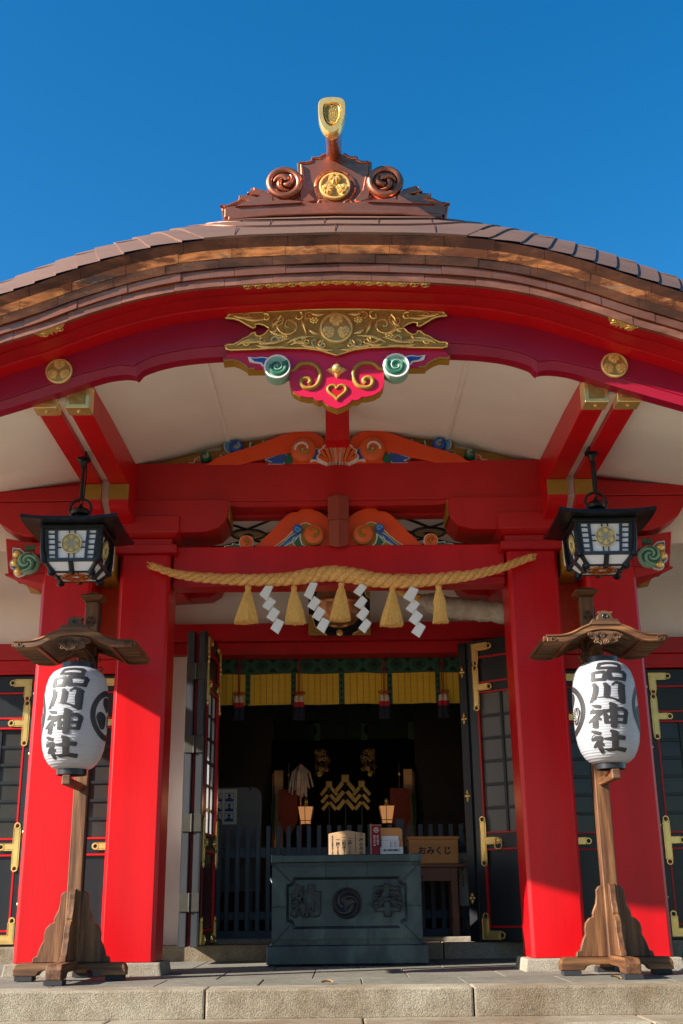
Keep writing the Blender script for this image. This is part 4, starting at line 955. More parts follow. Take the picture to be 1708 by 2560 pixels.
def door_leaf(w_, h, loc, rot, pane, cols=2, fit_left=True, fit_right=True, stud=None, ring=None, plain_side=False, rows=6, t=.055):
    d = MB(); st = .085
    zb1, zb2, zr1, zr2, zt1, zt2 = .12, .80, .93, h - .50, h - .42, h - .16
    yf = -t / 2
    for x0, x1 in ((0, st), (w_ - st, w_)): d.box(x0, x1, -t / 2, t / 2, 0, h)
    for z0, z1 in ((0, zb1), (zb2, zr1), (zr2, zt1), (zt2, h)): d.box(st, w_ - st, -t / 2 + .004, t / 2 - .004, z0, z1)
    d.box(st, w_ - st, -.008, .012, zb1, zb2); d.box(st, w_ - st, -.008, .012, zt1, zt2)
    door = d.build('door', black, None, bevel=.003)
    if not plain_side:
        rb_ = MB()
        for z0, z1 in ((zb1, zb2), (zr1, zr2), (zt1, zt2)):
            e = .016; ya, yb = yf - .004, yf + .02
            rb_.box(st, st + e, ya, yb, z0, z1); rb_.box(w_ - st - e, w_ - st, ya, yb, z0, z1)
            rb_.box(st + e, w_ - st - e, ya, yb, z0, z0 + e); rb_.box(st + e, w_ - st - e, ya, yb, z1 - e, z1)
        rb_.build('red_beading', red, door)
        la = MB(); e = .016; x0, x1 = st + e, w_ - st - e; z0, z1 = zr1 + e, zr2 - e
        for i in range(1, rows): zz = z0 + (z1 - z0) * i / rows; la.box(x0, x1, -.010, .012, zz - .014, zz + .014)
        for i in range(1, cols + 1): xx = x0 + (x1 - x0) * i / (cols + 1); la.box(xx - .013, xx + .013, -.014, .0115, z0, z1)
        la.build('lattice', black, door, bevel=.002)
        gp = MB(); gp.box(x0, x1, .002, .008, z0, z1); gp.build('pane', pane, door)
        y = yf - .001
        if fit_left:
            fit_corner(door, st * .35, zb1 - .10, 1, 1, y - .003); fit_corner(door, st * .62, zt2 + .125, 1, -1, y - .003, .95); fit_tee(door, st * .60, (zb2 + zr1) / 2, 1, y - .003); fit_tee(door, st * .60, (zr2 + zt1) / 2, 1, y - .003)
        if fit_right:
            fit_corner(door, w_ - st * .35, zb1 - .10, -1, 1, y - .003); fit_corner(door, w_ - st * .62, zt2 + .125, -1, -1, y - .003, .95); fit_tee(door, w_ - st * .60, (zb2 + zr1) / 2, -1, y - .003); fit_tee(door, w_ - st * .60, (zr2 + zt1) / 2, -1, y - .003)
        if ring:
            zz = (zb2 + zr1) / 2; b = MB(); b.lathe([(.032, 0), (.028, -.01), (.012, -.016), (.010, -.028), (0, -.030)], (ring, y, zz), 16, 'y')
            b.tube([(ring + .036 * cos(u), y - .024, zz - .04 + .036 * sin(u)) for u in (2 * pi * i / 18 for i in range(19))], .0055, 6, False); b.build('ring_handle', gold, door, smooth=50)
    door.parent = SH; door.location = Vector(loc) - world_loc(SH); door.rotation_euler = (0, 0, rot)
    return door
ZD = .136
# left bifold, folded out square to the wall
dl = door_leaf(.80, 2.735, (-1.262, 10.235, ZD), radians(86), shoji, 2, True, True, ring=.62, rows=6, t=.07)
dl2 = door_leaf(.80, 2.735, (-1.368, 10.235, ZD), radians(88), frost, plain_side=True, t=.07)
b = MB(); b.box(-1.336, -1.294, 10.32, 10.34, ZD + .01, ZD + 2.72); b.build('door_gap_strip', darkred, SH)
for zz in (.36, 1.02, 1.70, 2.36):
    b = MB(); b.box(-1.402, -1.322, 10.222, 10.232, ZD + zz - .075, ZD + zz + .075); b.box(-1.308, -1.230, 10.222, 10.232, ZD + zz - .075, ZD + zz + .075)
    b.tube([(-1.315, 10.222, ZD + zz - .078), (-1.315, 10.222, ZD + zz + .078)], .009, 8); b.build('hinge', brass, SH, bevel=.002)
for x0, x1 in ((-1.3955, -1.3405), (-1.2925, -1.2415)):
    b = MB(); b.box(x0, x1, 10.2325, 10.2345, ZD + .004, ZD + 2.731); b.build('sunlit_edge_strip', blackedge, SH)  # strips that paint sun onto the front edges of the folded leaves
# right leaf swung half open, the second stile behind it
dr = door_leaf(.88, 2.735, (1.255, 10.86, ZD), radians(-36), frost, 2, True, True, ring=.24, rows=6)
dr2 = door_leaf(.10, 2.735, (1.205, 11.0, ZD), radians(-70), frost, plain_side=True)
b = MB(); b.prismZ([(1.155, 10.93), (1.225, 10.885), (1.245, 10.93), (1.175, 10.98)], ZD, ZD + 2.74); stl = b.build('door_stile', black, SH, bevel=.004)
for zz in (.42, 1.33, 2.05, 2.50):
    o = diamond(stl, 0, 0, 0); o.location = Vector((1.186, 10.904, ZD + zz - .05)) - world_loc(stl); o.rotation_euler = (0, 0, radians(-33))
# closed doors of the side bays
for sx in (-1, 1):
    for xl in ((-2.95, -3.83) if sx < 0 else (2.07, 2.95)):
        door_leaf(.86, 2.475, (xl + .01, 11.01, ZD), 0, glass, 2, True, True)
    for xs_ in (2.96, 2.075, 3.83):
        b = MB(); b.box(sx * xs_ - .035, sx * xs_ + .035, 10.955, 11.05, ZD, 2.62); st_ = b.build('door_stile', black, SH, bevel=.004)
        for zz in (.36, 1.0, 1.72, 2.3):
            o = diamond(st_, 0, 0, 0); o.location = Vector((sx * xs_, 10.953, ZD + zz)) - world_loc(st_)

# ================================================================ blind and hangings in the doorway
BL = thing('bamboo_blind', 'rolled yellow bamboo blind with green brocade border at the top of the doorway', 'blind', (0, 11.3, 2.3))
b = MB(); b.box(-1.3, 1.3, 11.26, 11.275, 2.655, 2.822); b.build('brocade_valance', greenb, BL)
b = MB(); cw = .0
def WX(px, Y, z): # centre-line x of a photo column at depth Y, height z
    t = (z - H) / Y; py = 1280 + F * tan(TH - atan(t)); return L(px, py, Y)[0]
for i in range(12):
    cx = -1.24 + i * .2262
    ringp = [(cx + (.058 + .008 * cos(4 * t)) * cos(t) * .95, 11.257, 2.745 + (.050 + .006 * cos(4 * t)) * sin(t)) for t in (2 * pi * k / 28 for k in range(29))]
    b.tube(ringp, .0045, 5, False)
    b.tube([(cx + (.036 + .008 * cos(4 * t)) * cos(t), 11.257, 2.745 + (.032 + .006 * cos(4 * t)) * sin(t)) for t in (2 * pi * k / 24 for k in range(25))], .003, 4, False)
    b.prism([(cx + (.026 + .007 * cos(6 * t)) * cos(t), 2.745 + (.024 + .006 * cos(6 * t)) * sin(t)) for t in (2 * pi * k / 24 for k in range(24))], 11.253, 11.259)
    for dx in (.105, .121): b.prism([(cx + dx - .006, 2.745), (cx + dx, 2.752), (cx + dx + .006, 2.745), (cx + dx, 2.738)], 11.254, 11.259)
    for s_ in (1, -1): b.prism([(cx + .075, 2.745 + s_ * .068), (cx + .151, 2.745 + s_ * .068), (cx + .135, 2.745 + s_ * .04), (cx + .113, 2.745 + s_ * .022), (cx + .091, 2.745 + s_ * .04)], 11.256, 11.259)
b.build('brocade_figures', greend, BL)
px0 = (508, 622, 742, 863, 983, 1103)
for k, p0 in enumerate(px0):
    x0, x1 = WX(p0, 11.25, 2.5), WX(p0 + 107, 11.25, 2.5)
    rows = [[(x, 11.245 + .008 * sin(x * 19), z + (.004 * sin(x * 9))) for x in xr(x0, x1, 8)] for z in (2.35, 2.36, 2.43, 2.50, 2.58, 2.655)]
    b = MB(); b.loft(rows); b.loft([[(x, y + .03, z) for x, y, z in r] for r in rows]); pn = b.build('blind_panel', yellow, BL, smooth=60)
    b = MB()
    for i in range(1, 7):
        x = x0 + (x1 - x0) * (i + random.uniform(-.08, .08)) / 7; b.tube([(x, 11.242 + .008 * sin(x * 19), 2.352), (x, 11.242 + .008 * sin(x * 19), 2.655)], .0018, 4)
    b.build('blind_cord', cord, pn)
for p0 in px0[:-1]:
    x0, x1 = WX(p0 + 107, 11.25, 2.5), WX(p0 + 120, 11.25, 2.5); b = MB(); b.box(x0 + .001, x1 - .001, 11.24, 11.28, 2.352, 2.655); b.build('brocade_strip', greenb, BL)
for p0 in px0[:-1]:
    xm = (WX(p0 + 107, 11.25, 2.5) + WX(p0 + 120, 11.25, 2.5)) / 2
    for zz in (2.38, 2.44, 2.50, 2.56, 2.62): b = MB(); b.prism([(xm - .016, zz), (xm, zz + .022), (xm + .016, zz), (xm, zz - .022)], 11.236, 11.242); b.build('brocade_lozenge', greend, BL)
for k, px in enumerate((599, 749, 963, 1110)):
    x = WX(px, 11.2, 2.4)
    T = thing('blind_tassel', ('leftmost', 'second from the left', 'third from the left', 'rightmost')[k] + ' of the four paired red cord tassels hanging before the yellow blind', 'tassel', (x, 11.2, 2.80), 'corded tassels before the blind')
    b = MB()
    for s_ in (-1, 1): b.tube([(x + s_ * .002, 11.2, 2.815), (x + s_ * .010, 11.2, 2.7), (x + s_ * .005, 11.2, 2.455)], .0042, 6)
    for s_ in (-1, 1): b.tube([(x, 11.195, 2.452), (x + s_ * .03, 11.19, 2.466), (x + s_ * .062, 11.19, 2.456), (x + s_ * .058, 11.19, 2.444), (x + s_ * .03, 11.19, 2.444), (x, 11.195, 2.450)], .0048, 6); 
    for s_ in (-1, 1): b.tube([(x, 11.195, 2.45), (x + s_ * .02, 11.19, 2.42)], .004, 6)
    b.build('cord', cord, T, smooth=60)
    for s_ in (-1, 1):
        for nm, m_, z0, z1, r0, r1 in (('tassel_head', cream, 2.360, 2.422, .027, .017), ('tassel_band', redyarn, 2.312, 2.360, .031, .027), ('tassel_skirt', navy, 2.19, 2.312, .036, .031)):
            b = MB(); b.lathe([(0, z1 + .004), (r1, z1), (r0, z0), (0, z0 + .004)], (x + s_ * .024, 11.19, 0), 14); b.build(nm, m_, T, smooth=40)
# dark hangings further in
for k, (Y, z0, z1, m_) in enumerate(((12.9, 2.48, 2.98, greenb), (14.6, 2.45, 3.3, darkgreen))):
    T = thing('hanging_curtain', ('short dark green crested curtain just behind the yellow blind', 'deep green curtain across the top of the inner sanctuary')[k], 'curtain', (0, Y, z0))
    b = MB(); n = 80; rows = [[(x, Y + .02 * sin(x * 14), z) for x in xr(-2.5, 2.5, n)] for z in (z0, z1)]; b.loft(rows); b.build('cloth', darkgreen, T, smooth=60)
    for i in range(13): b = MB(); b.lathe([(.085, 0), (.08, -.006), (0, -.006)], (-2.3 + i * .383, Y - .028, z0 + .11), 16, 'y'); b.build('crest_mark', greend, T)
    for i in range(8): b = MB(); b.box(-2.1 + i * .6 - .04, -2.1 + i * .6 + .04, Y - .034, Y - .03, z0 - .02, z0 + .2); b.build('hanging_strip', greenb if k else greend, T)

# ================================================================ things inside the hall
FN = thing('picket_fence', 'low slate blue picket fence across the doorway inside the hall', 'fence', (0, 12.1, .135))
b = MB(); b.box(-1.6, 1.6, 12.1, 12.135, .92, 1.02); b.box(-1.6, 1.6, 12.1, 12.135, .32, .40); b.box(-1.6, 1.6, 12.06, 12.18, .136, .22); b.build('rail', slate, FN, bevel=.004)
px = 573.0
xs_ = [WX(573 + 25.4 * i, 12.08, 1.1) for i in range(-4, 26)]
for i, x in enumerate(xs_):
    big = i in (3, 21)
    b = MB(); hw = .042 if big else .022; b.box(x - hw, x + hw, 12.062, 12.098, .22, 1.29 if big else 1.235); b.build('picket', slate, FN, bevel=.003)
# notice board with the blue pictogram poster
NB = thing('notice_board', 'grey rounded notice board on the left inside the doorway', 'board', (-1.2, 12.6, .135))
x0, x1 = WX(470, 12.6, 1.3), WX(656, 12.6, 1.3); zt_ = LZ(1966, 12.6)
b = MB(); b.prism([(x0, .6), (x1, .6), (x1, zt_ - .09)] + arc(x1 - .09, zt_ - .09, .09, 0, 90, 6)[1:] + [(x0, zt_)], 12.6, 12.63); b.build('panel', grayboard, NB)
for x in (x0 + .1, x1 - .1): b = MB(); b.box(x - .02, x + .02, 12.61, 12.65, .136, .62); b.build('leg', slate, NB)
PO = thing('pictogram_poster', 'white poster of six blue hygiene pictograms clipped to the grey notice board', 'poster', (-1.1, 12.59, 1.3))
xa, xb = WX(500, 12.59, 1.3), WX(595, 12.59, 1.3); za, zb_ = LZ(2058, 12.59), LZ(1970, 12.59)
b = MB(); b.box(xa, xb, 12.588, 12.594, za, zb_); b.build('sheet', whitepaper, PO)
for c in range(2):
    for r in range(3):
        x_ = xb - .035 - (1 - c) * .125; z_ = zb_ - .04 - r * .105
        b = MB(); b.box(x_ - .095, x_, 12.585, 12.589, z_ - .09, z_); pc = b.build('pictogram', posterblue, PO)
        b = MB(); b.box(x_ - .090, x_ - .005, 12.582, 12.586, z_ - .065, z_ - .006); b.build('pictogram_field', whitepaper, pc)
        b = MB(); b.lathe([(.017, 0), (.017, -.002), (0, -.002)], (x_ - .047, 12.582, z_ - .028), 12, 'y'); b.prism([(x_ - .075, z_ - .064), (x_ - .02, z_ - .064), (x_ - .03, z_ - .048), (x_ - .065, z_ - .048)], 12.579, 12.583); b.build('pictogram_figure', posterblue, pc)
b = MB(); b.box(-.99 - .012, -.99 + .012, 12.575, 12.60, zb_ - .01, zb_ + .03); b.build('clip', brass, PO)
# frame of the inner sanctuary
for sx, p in ((-1, 700), (1, 1028)):
    x = WX(p, 14.3, 1.2)
    T = thing('inner_post', 'pale wooden door post on the ' + ('left' if sx < 0 else 'right') + ' of the inner sanctuary', 'post', (x, 14.3, .135))
    b = MB(); b.box(x - .055, x + .055, 14.25, 14.36, .136, 2.03); b.build('post', signwood, T, bevel=.006)
    b = MB(); b.box(x + sx * .07 - .012, x + sx * .07 + .012, 14.27, 14.35, .136, 2.0); b.build('door_edge', tablewood, T, bevel=.003)
    b = MB(); 
    for k in range(5): b.tube([(x + sx * (.04 + .01 * k), 14.2, 1.75 - .03 * k), (x + sx * (.05 + .008 * k), 14.2, 1.45), (x + sx * (.045 + .004 * k), 14.19, 1.2 + .02 * k)], .006, 5)
    b.build('sakaki_streamer', greenb, T, smooth=60)
    a, c = sorted((x + sx * .1, sx * 2.55))
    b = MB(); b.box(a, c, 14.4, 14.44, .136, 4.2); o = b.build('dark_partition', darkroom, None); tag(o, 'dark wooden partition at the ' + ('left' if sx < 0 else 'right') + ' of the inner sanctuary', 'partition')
# altar
AL = thing('altar', 'dark stepped altar with gilt fittings deep inside the hall', 'altar', (0, 15.6, .135))
b = MB(); b.box(-1.0, 1.0, 15.3, 16.0, .136, 1.02); b.box(-.75, .75, 15.6, 16.1, 1.02, 1.14); b.build('table', black, AL, bevel=.006)
b = MB(); b.box(-.95, .95, 15.27, 15.298, 1.03 - .09, 1.03 - .02); b.build('white_cloth_edge', white, AL)
b = MB()
for i in range(9):
    for zz in (1.065, 1.115): b.box(-.62 + i * .155 - .028, -.62 + i * .155 + .028, 15.58, 15.598, zz - .007, zz + .007)
b.build('gilt_fitting', gold, AL)
for k, (p, y0, y1, w0) in enumerate(((868, 1937, 2040, 1.0), (827, 1953, 2035, .82), (909, 1953, 2035, .82))):
    Y = 15.62; zt_ = LZ(y0, Y); zb_ = 1.145; x = WX(p, Y, 1.5)
    T = thing('gilt_paper_wand', ('tall central folded gold paper wand on the altar', 'smaller folded gold paper wand left on the altar', 'smaller folded gold paper wand right on the altar')[k], 'wand', (x, Y, zb_), 'gold wands on the altar')
    b = MB(); b.tube([(x, Y, zb_), (x, Y, zt_ - .04)], .008, 6); b.build('stick', black, T)
    b = MB(); b.box(x - .05 * w0, x + .05 * w0, Y - .012, Y - .006, zt_ - .10 * w0, zt_)
    for s_ in (-1, 1):
        for j in range(3):
            cx = x + s_ * (.085 - .012 * j) * w0; cz = zt_ - .165 * w0 - j * .115 * w0
            rot = Matrix.Rotation(-s_ * radians(40), 3, 'Y')
            b.box(cx - .026 * w0, cx + .026 * w0, Y - .02 + .006 * j, Y - .015 + .006 * j, cz - .078 * w0, cz + .078 * w0, rot)
    b.build('folded_paper', dimgold, T)
for k, p in enumerate((866, 878)):
    x = WX(p - 4 + k * 6, 15.4, 1.2); T = thing('glass_sake_jar', ('left', 'right')[k] + ' one of two small clear jars at the foot of the altar wands', 'jar', (x, 15.45, 1.02), 'jars on the altar')
    b = MB(); b.lathe([(0, 1.021), (.035, 1.022), (.05, 1.08), (.05, 1.13), (.025, 1.17), (.03, 1.20), (0, 1.20)], (x, 15.42, 0), 14); b.build('jar', shoji, T, smooth=50)
for sx in (-1, 1):
    T = thing('gilt_openwork', 'gilt openwork corner ornament at the upper ' + ('left' if sx < 0 else 'right') + ' of the altar', 'ornament', (sx * .5, 15.9, 1.8))
    b = MB(); rr = random.Random(3)
    xc = WX(794 if sx < 0 else 941, 15.9, 1.7); z0, z1 = LZ(1938, 15.9), LZ(1873, 15.9)
    for i in range(26):
        u = rr.random(); zz = z0 + (z1 - z0) * u; xx = xc - sx * (.19 * sin(pi * (u * .8 + .1))) * rr.random()
        b.tube(spiral_pts(xx, zz, .035, .008, rr.random() * 6, 1.1, 10, 15.88), .009, 5)
    b.tube([(xc, 15.88, z0), (xc, 15.88, z1)], .008, 5); b.build('scrollwork', gold, T, smooth=60)
    # paper lamp
    p = 768 if sx < 0 else 971; Y = 13.2; x = WX(p, Y, 1.4)
    T = thing('paper_floor_lamp', 'glowing paper lamp on the ' + ('left' if sx < 0 else 'right') + ' in front of the altar', 'lamp', (x, Y, .135), 'lit paper lamps')
    zt_, zb_ = LZ(2017, Y), LZ(2058, Y)
    b = MB(); b.loft([[(x + a * r, Y + c * r, z) for a, c in ((-1, -1), (1, -1), (1, 1), (-1, 1))] for r, z in ((.055, zb_), (.085, zt_))], True, True); sh_ = b.build('lamp_shade', lampglow, T)
    for a, c in ((-1, -1), (1, -1), (1, 1), (-1, 1), (-.1, -1)): b = MB(); b.tube([(x + a * .056, Y + c * .057, zb_), (x + a * .086, Y + c * .087, zt_)], .004, 5); b.build('frame_bar', black, T)
    b = MB(); b.tube([(x - .06, Y - .063, zb_ + .03), (x + .06, Y - .063, zb_ + .03)], .004, 5); b.build('frame_bar', black, T)
    b = MB(); b.tube([(x, Y, .136), (x, Y, zb_)], .014, 8); b.lathe([(.12, .136), (.10, .16), (.0, .165)], (x, Y, 0), 16); b.build('lamp_stand', black, T)
    b = MB(); b.lathe([(0, zt_ + .10), (.014, zt_ + .09), (.022, zt_ + .06), (.016, zt_ + .04), (.028, zt_ + .02), (.03, zt_), (0, zt_)], (x, Y, 0), 14); b.build('lamp_finial', gold, T, smooth=50)
    ld = bpy.data.lights.new('lamp_bulb', 'POINT'); ld.energy = 1.0; ld.color = (1, .55, .25); ld.shadow_soft_size = .05
    lo_ = bpy.data.objects.new('lamp_bulb', ld); COL.objects.link(lo_); lo_.location = (x, Y + .22, zt_ + .08)
# purification wand and hanging cloth banners
x = WX(755, 13.9, 1.5); T = thing('paper_wand', 'white paper streamer wand standing left of the altar', 'wand', (x, 13.9, .135))
b = MB(); b.tube([(x, 13.9, .136), (x, 13.9, LZ(1908, 13.9))], .012, 6); b.build('stick', tablewood, T)
b = MB(); rr = random.Random(9); zt_ = LZ(1910, 13.9); zb_ = LZ(1992, 13.9)
for i in range(60):
    a = rr.random() * 2 * pi; r = .02 + .13 * rr.random(); l = (zt_ - zb_) * (.65 + .35 * rr.random())
    b.tube([(x, 13.9, zt_), (x + r * .7 * cos(a), 13.9 + .4 * r * sin(a), zt_ - l * .35), (x + r * cos(a), 13.9 + .4 * r * sin(a), zt_ - l)], [.008, .012, .010], 4)
b.build('paper_streamers', silver, T)
for sx in (-1, 1):
    x = WX(724 if sx < 0 else 1004, 14.0, 1.6); T = thing('brocade_pennant', 'dark red brocade pennant on a pole at the ' + ('left' if sx < 0 else 'right') + ' of the sanctuary', 'pennant', (x, 14.05, .135))
    b = MB(); b.prism([(x - .12, 1.42), (x, 1.20), (x + .12, 1.42), (x + .12, 1.78), (x - .12, 1.78)], 14.05, 14.06); b.build('cloth', plain('dark_red_brocade', (.10, .018, .014), .9, var=.5, scale=50) if sx < 0 else MATS['dark_red_brocade'], T)
    b = MB(); b.tube([(x, 14.1, .136), (x, 14.1, 2.1)], .010, 6); b.build('pole', black, T)
    b = MB(); b.lathe([(0, 1.98), (.018, 1.96), (.018, 1.94), (0, 1.92)], (x, 14.05, 0), 10); b.build('gilt_knob', gold, T, smooth=50)
# fortune-slip table
TB = thing('side_table', 'red brown wooden table to the right behind the offering box', 'table', (.95, 11.75, .14))
zt_ = LZ(2163, 11.7); x1 = WX(1168, 11.7, .8); x0 = WX(1000, 11.7, .8)
b = MB(); b.box(x0, x1, 11.5, 11.95, zt_ - .035, zt_); b.build('table_top', tablewood, TB, bevel=.006)
b = MB(); b.box(x0 + .04, x1 - .10, 11.54, 11.58, zt_ - .16, zt_ - .036); b.build('apron', tablewood, TB)
for xx in (x0 + .07, x1 - .13):
    for yy in (11.56, 11.86): b = MB(); b.box(xx - .035, xx + .035, yy - .03, yy + .03, .137, zt_ - .036); b.build('leg', tablewood, TB, bevel=.004)
OB = thing('fortune_slip_box', 'honey coloured wooden fortune slip box with black lettering on the side table', 'box', (.8, 11.7, zt_))
xa, xb = WX(1027, 11.55, .9), WX(1151, 11.55, .9); zu = LZ(2093, 11.55)
b = MB(); b.box(xa, xb, 11.56, 11.84, zt_ + .001, zu - .03); b.build('body', omik, OB, bevel=.004)
b = MB(); b.box(xa - .012, xb + .012, 11.548, 11.85, zu - .03, zu); b.build('lid', omik, OB, bevel=.004)
writing('lettering', 'おみくじ', .082, ((xa + xb) / 2 + .01, 11.556, (zt_ + zu) / 2 - .01), ink, OB, .0022)
NT = thing('paper_notice', 'white paper notice of small vertical lines hanging behind the side table', 'notice', (1.1, 12.0, .5))
xa, xb = WX(1152, 12.0, .7), WX(1202, 12.0, .7); za, zu = LZ(2268, 12.0), LZ(2135, 12.0)
b = MB(); b.box(xa, xb, 12.03, 12.038, za, zu); b.build('sheet', whitepaper, NT)
rr = random.Random(4)
for i, s in enumerate(('【昇殿（拝殿に上がる）人数について】', '本殿での祈祷は静かに', '昇殿は少人数にて', 'お願い申し上げます', '家族の方は外にて', 'お待ちください')):
    writing('lettering', s, .030, (xb - .03 - i * .043, 12.029, (za + zu) / 2 + (.0 if i == 0 else .06)), inkthin, NT, .0006, vertical=True)
BR = thing('brass_bell_stand', 'small dark brass stand with rings at the right inside the doorway', 'ornament', (1.1, 12.4, 1.0))
xx = WX(1162, 12.4, 1.2)
b = MB(); b.lathe([(0, 1.27), (.02, 1.26), (.03, 1.22), (.02, 1.20), (.05, 1.16), (.035, 1.10), (.06, 1.02), (.07, .95), (.07, .136), (0, .136)], (xx, 12.4, 0), 16); b.build('stand', bronzebell, BR, smooth=50)

# ================================================================ offering box and the things on it
BX = thing('offering_box', 'large dark blue green bronze offering box with carved front in the doorway', 'offering box', (.03, 10.1, 0))
cx = .035; YB = 9.80
b = MB(); hw0, hw1 = .655, .617; zt_ = .862
b.box(cx - hw0, cx + hw0, YB, YB + .72, .012, .155)
b.prism([(cx - hw0 + .01, .0), (cx - .38, .0), (cx - .36, .011), (cx - hw0 + .01, .011)], YB + .01, YB + .71); b.prism([(cx + hw0 - .01, .0), (cx + .38, .0), (cx + .36, .011), (cx + hw0 - .01, .011)], YB + .01, YB + .71)
b.prism([(cx - .2, .0), (cx + .2, .0), (cx + .18, .011), (cx - .18, .011)], YB + .01, YB + .71)
b.build('plinth', patina, BX, bevel=.006)
# body with recessed cartouche: frame built from panels
b = MB(); zc0, zc1 = .156, .80; fx, fz0, fz1 = .50, .28, .685; n_ = .055
def cart(dx, dz, nr):    # indented-corner outline
    x, z0, z1 = fx - dx, fz0 + dz, fz1 - dz; o = []
    for (qx, qz, a0) in ((x, z1, -90), (-x, z1, 0), (-x, z0, 90), (x, z0, 180)):
        pts = [(cx + qx + nr * cos(radians(a0 - 90 * i / 5)), qz + nr * sin(radians(a0 - 90 * i / 5))) for i in range(6)]
        o += pts
    return o
inner = cart(0, 0, n_); inner2 = cart(.022, .022, n_)
outer = []
m_ = len(inner)
def onrect(x, z):
    dx, dz = x - cx, z - (zc0 + zc1) / 2; k = min(hw1 / max(1e-6, abs(dx)), (zc1 - zc0) / 2 / max(1e-6, abs(dz))); return (cx + dx * k, (zc0 + zc1) / 2 + dz * k)
# corners exact: map by angle
outer = [onrect(x, z) for x, z in inner]
b.loft([[(x, YB + .04, z) for x, z in outer], [(x, YB + .04, z) for x, z in inner], [(x, YB + .065, z) for x, z in inner2], [(x, YB + .066, (fz0 + fz1) / 2 + (z - (fz0 + fz1) / 2) * .02) if False else (cx + (x - cx) * .02, YB + .066, (fz0 + fz1) / 2 + (z - (fz0 + fz1) / 2) * .02) for x, z in inner2]], True)
b.box(cx - hw1, cx + hw1, YB + .0705, YB + .68, zc0, zc1)
for sx in (-1, 1):
    q0 = [(cx + sx * hw1, YB + .04), (cx + sx * hw1, YB + .075), (cx + sx * (hw1 - .004), YB + .075), (cx + sx * (hw1 - .004), YB + .0405)]
    b.prismZ(q0, zc0, zc1)
for sx in (-1, 1):
    for sz, zz, zf in ((-1, zc0, fz0), (1, zc1, fz1)):
        b.tube([(cx + sx * hw1, YB + .039, zz), (cx + sx * (fx - .03), YB + .039, zf - sz * .03)], .0055, 6)
for xx in (-.17, .17):
    for z0_, z1_ in ((zc0, fz0), (fz1, zc1)): b.tube([(cx + xx, YB + .039, z0_), (cx + xx, YB + .039, z1_)], .004, 6)
for xx in (-.36, -.0, .36): b.tube([(cx + xx + .0, YB + .064, fz0 + .03), (cx + xx, YB + .064, fz1 - .03)], .003, 5)
for sx in (-1, 1): b.tube([(cx + sx * hw1, YB + .039, .455), (cx + sx * fx, YB + .039, .455)], .004, 6)
b.build('body', patina, BX, smooth=25)
b = MB(); b.box(cx - hw1 - .006, cx + hw1 + .006, YB + .028, YB + .70, .801, zt_)
b.box(cx - hw1 - .010, cx - hw1 + .085, YB + .022, YB + .71, .799, zt_ + .004); b.box(cx + hw1 - .085, cx + hw1 + .010, YB + .022, YB + .71, .799, zt_ + .004)
b.build('rim', patina, BX, bevel=.006)
for sx, ch in ((-1, '納'), (1, '奉')):
    me = text_mesh(ch, .235, .014, .022, .007); me.transform(Matrix.Rotation(pi / 2, 4, 'X')); me.materials.clear(); me.materials.append(patina); me.name = 'raised_character'
    me.materials.clear(); me.materials.append(darkbronze); o = bpy.data.objects.new('raised_character', me); COL.objects.link(o); o.parent = BX; o.location = Vector((cx + sx * .335, YB + .058, .48)) - world_loc(BX)
# triple comma emblem
b = MB(); r = .125; zc_ = .478
b.lathe([(r, .0), (r, -.012), (r * .9, -.018), (r * .84, -.010), (0, -.010)], (cx, YB + .064, zc_), 40, 'y')
for k in range(3):
    a0 = 2 * pi * k / 3 + 1.9; n = 20; pts = []; rad = []
    for i in range(n + 1):
        t = i / n; rr_ = r * (.30 + .52 * t ** .9); a = a0 - 2.6 * t
        pts.append((cx + rr_ * cos(a), YB + .052, zc_ + rr_ * sin(a))); rad.append(r * .235 * (1 - t) ** .75 * (1 if i > 0 else .75) + .004)
    b.tube(pts, rad, 10, flat=.8)
b.build('comma_emblem', darkbronze, BX, smooth=50)
for sx in (-1, 1):
    b = MB(); b.tube([(cx + sx * (hw1 + .03 * abs(sin(t))) , YB + .35 + .06 * cos(t), .66 + .05 * sin(t) - .03) for t in (pi * i / 10 for i in range(11))], .009, 6); b.build('side_handle', patina, BX, smooth=60)
# sign, banner and leaflet rack on top of the box
YS = YB + .45
def top_thing(name, label, cat, p, Y): return thing(name, label, cat, (WX(p, Y, .9), Y, zt_), None)
xa, xb, xm = WX(826, YS, .95), WX(917, YS, .95), WX(872, YS, .95)
SG = thing('prayer_sign', 'pale wooden peaked sign with vertical black writing on the offering box', 'sign', (xm, YS, zt_))
z0 = zt_ + .001; z1, z2 = LZ(2084, YS), LZ(2076, YS)
b = MB(); b.prism([(xa, z0), (xb, z0), (xb, z1), (xm, z2), (xa, z1)], YS, YS + .02); b.build('board', signwood, SG, bevel=.003)
wS = xb - xa; 
for u, s, sz, dz in ((.89, '参拝の作法', .036, .0), (.735, '拝礼の前に身を整え心を静めて', .0115, .01), (.58, '二拝', .036, .025), (.575, '深いお辞儀二回', .013, -.06), (.415, '二拍手', .036, .012), (.42, '胸の前で手を二回打つ', .011, -.075), (.245, '一拝', .036, .022), (.245, '深いお辞儀一回', .013, -.06), (.10, '祈りを込め感謝を申し上げて', .0125, -.005)):
    writing('lettering', s, sz, (xa + wS * u, YS - .0005, (z0 + z1) / 2 + dz), ink, SG, .0008 if sz > .02 else .0002, vertical=True)
xa, xb = WX(934, YS - .05, .95), WX(956, YS - .05, .95); zt2, zl_ = LZ(2064, YS - .05), zt_
NBN = thing('small_banner', 'small crimson banner with white crest on a pale stick beside the sign', 'banner', (xa, YS - .05, zt_))
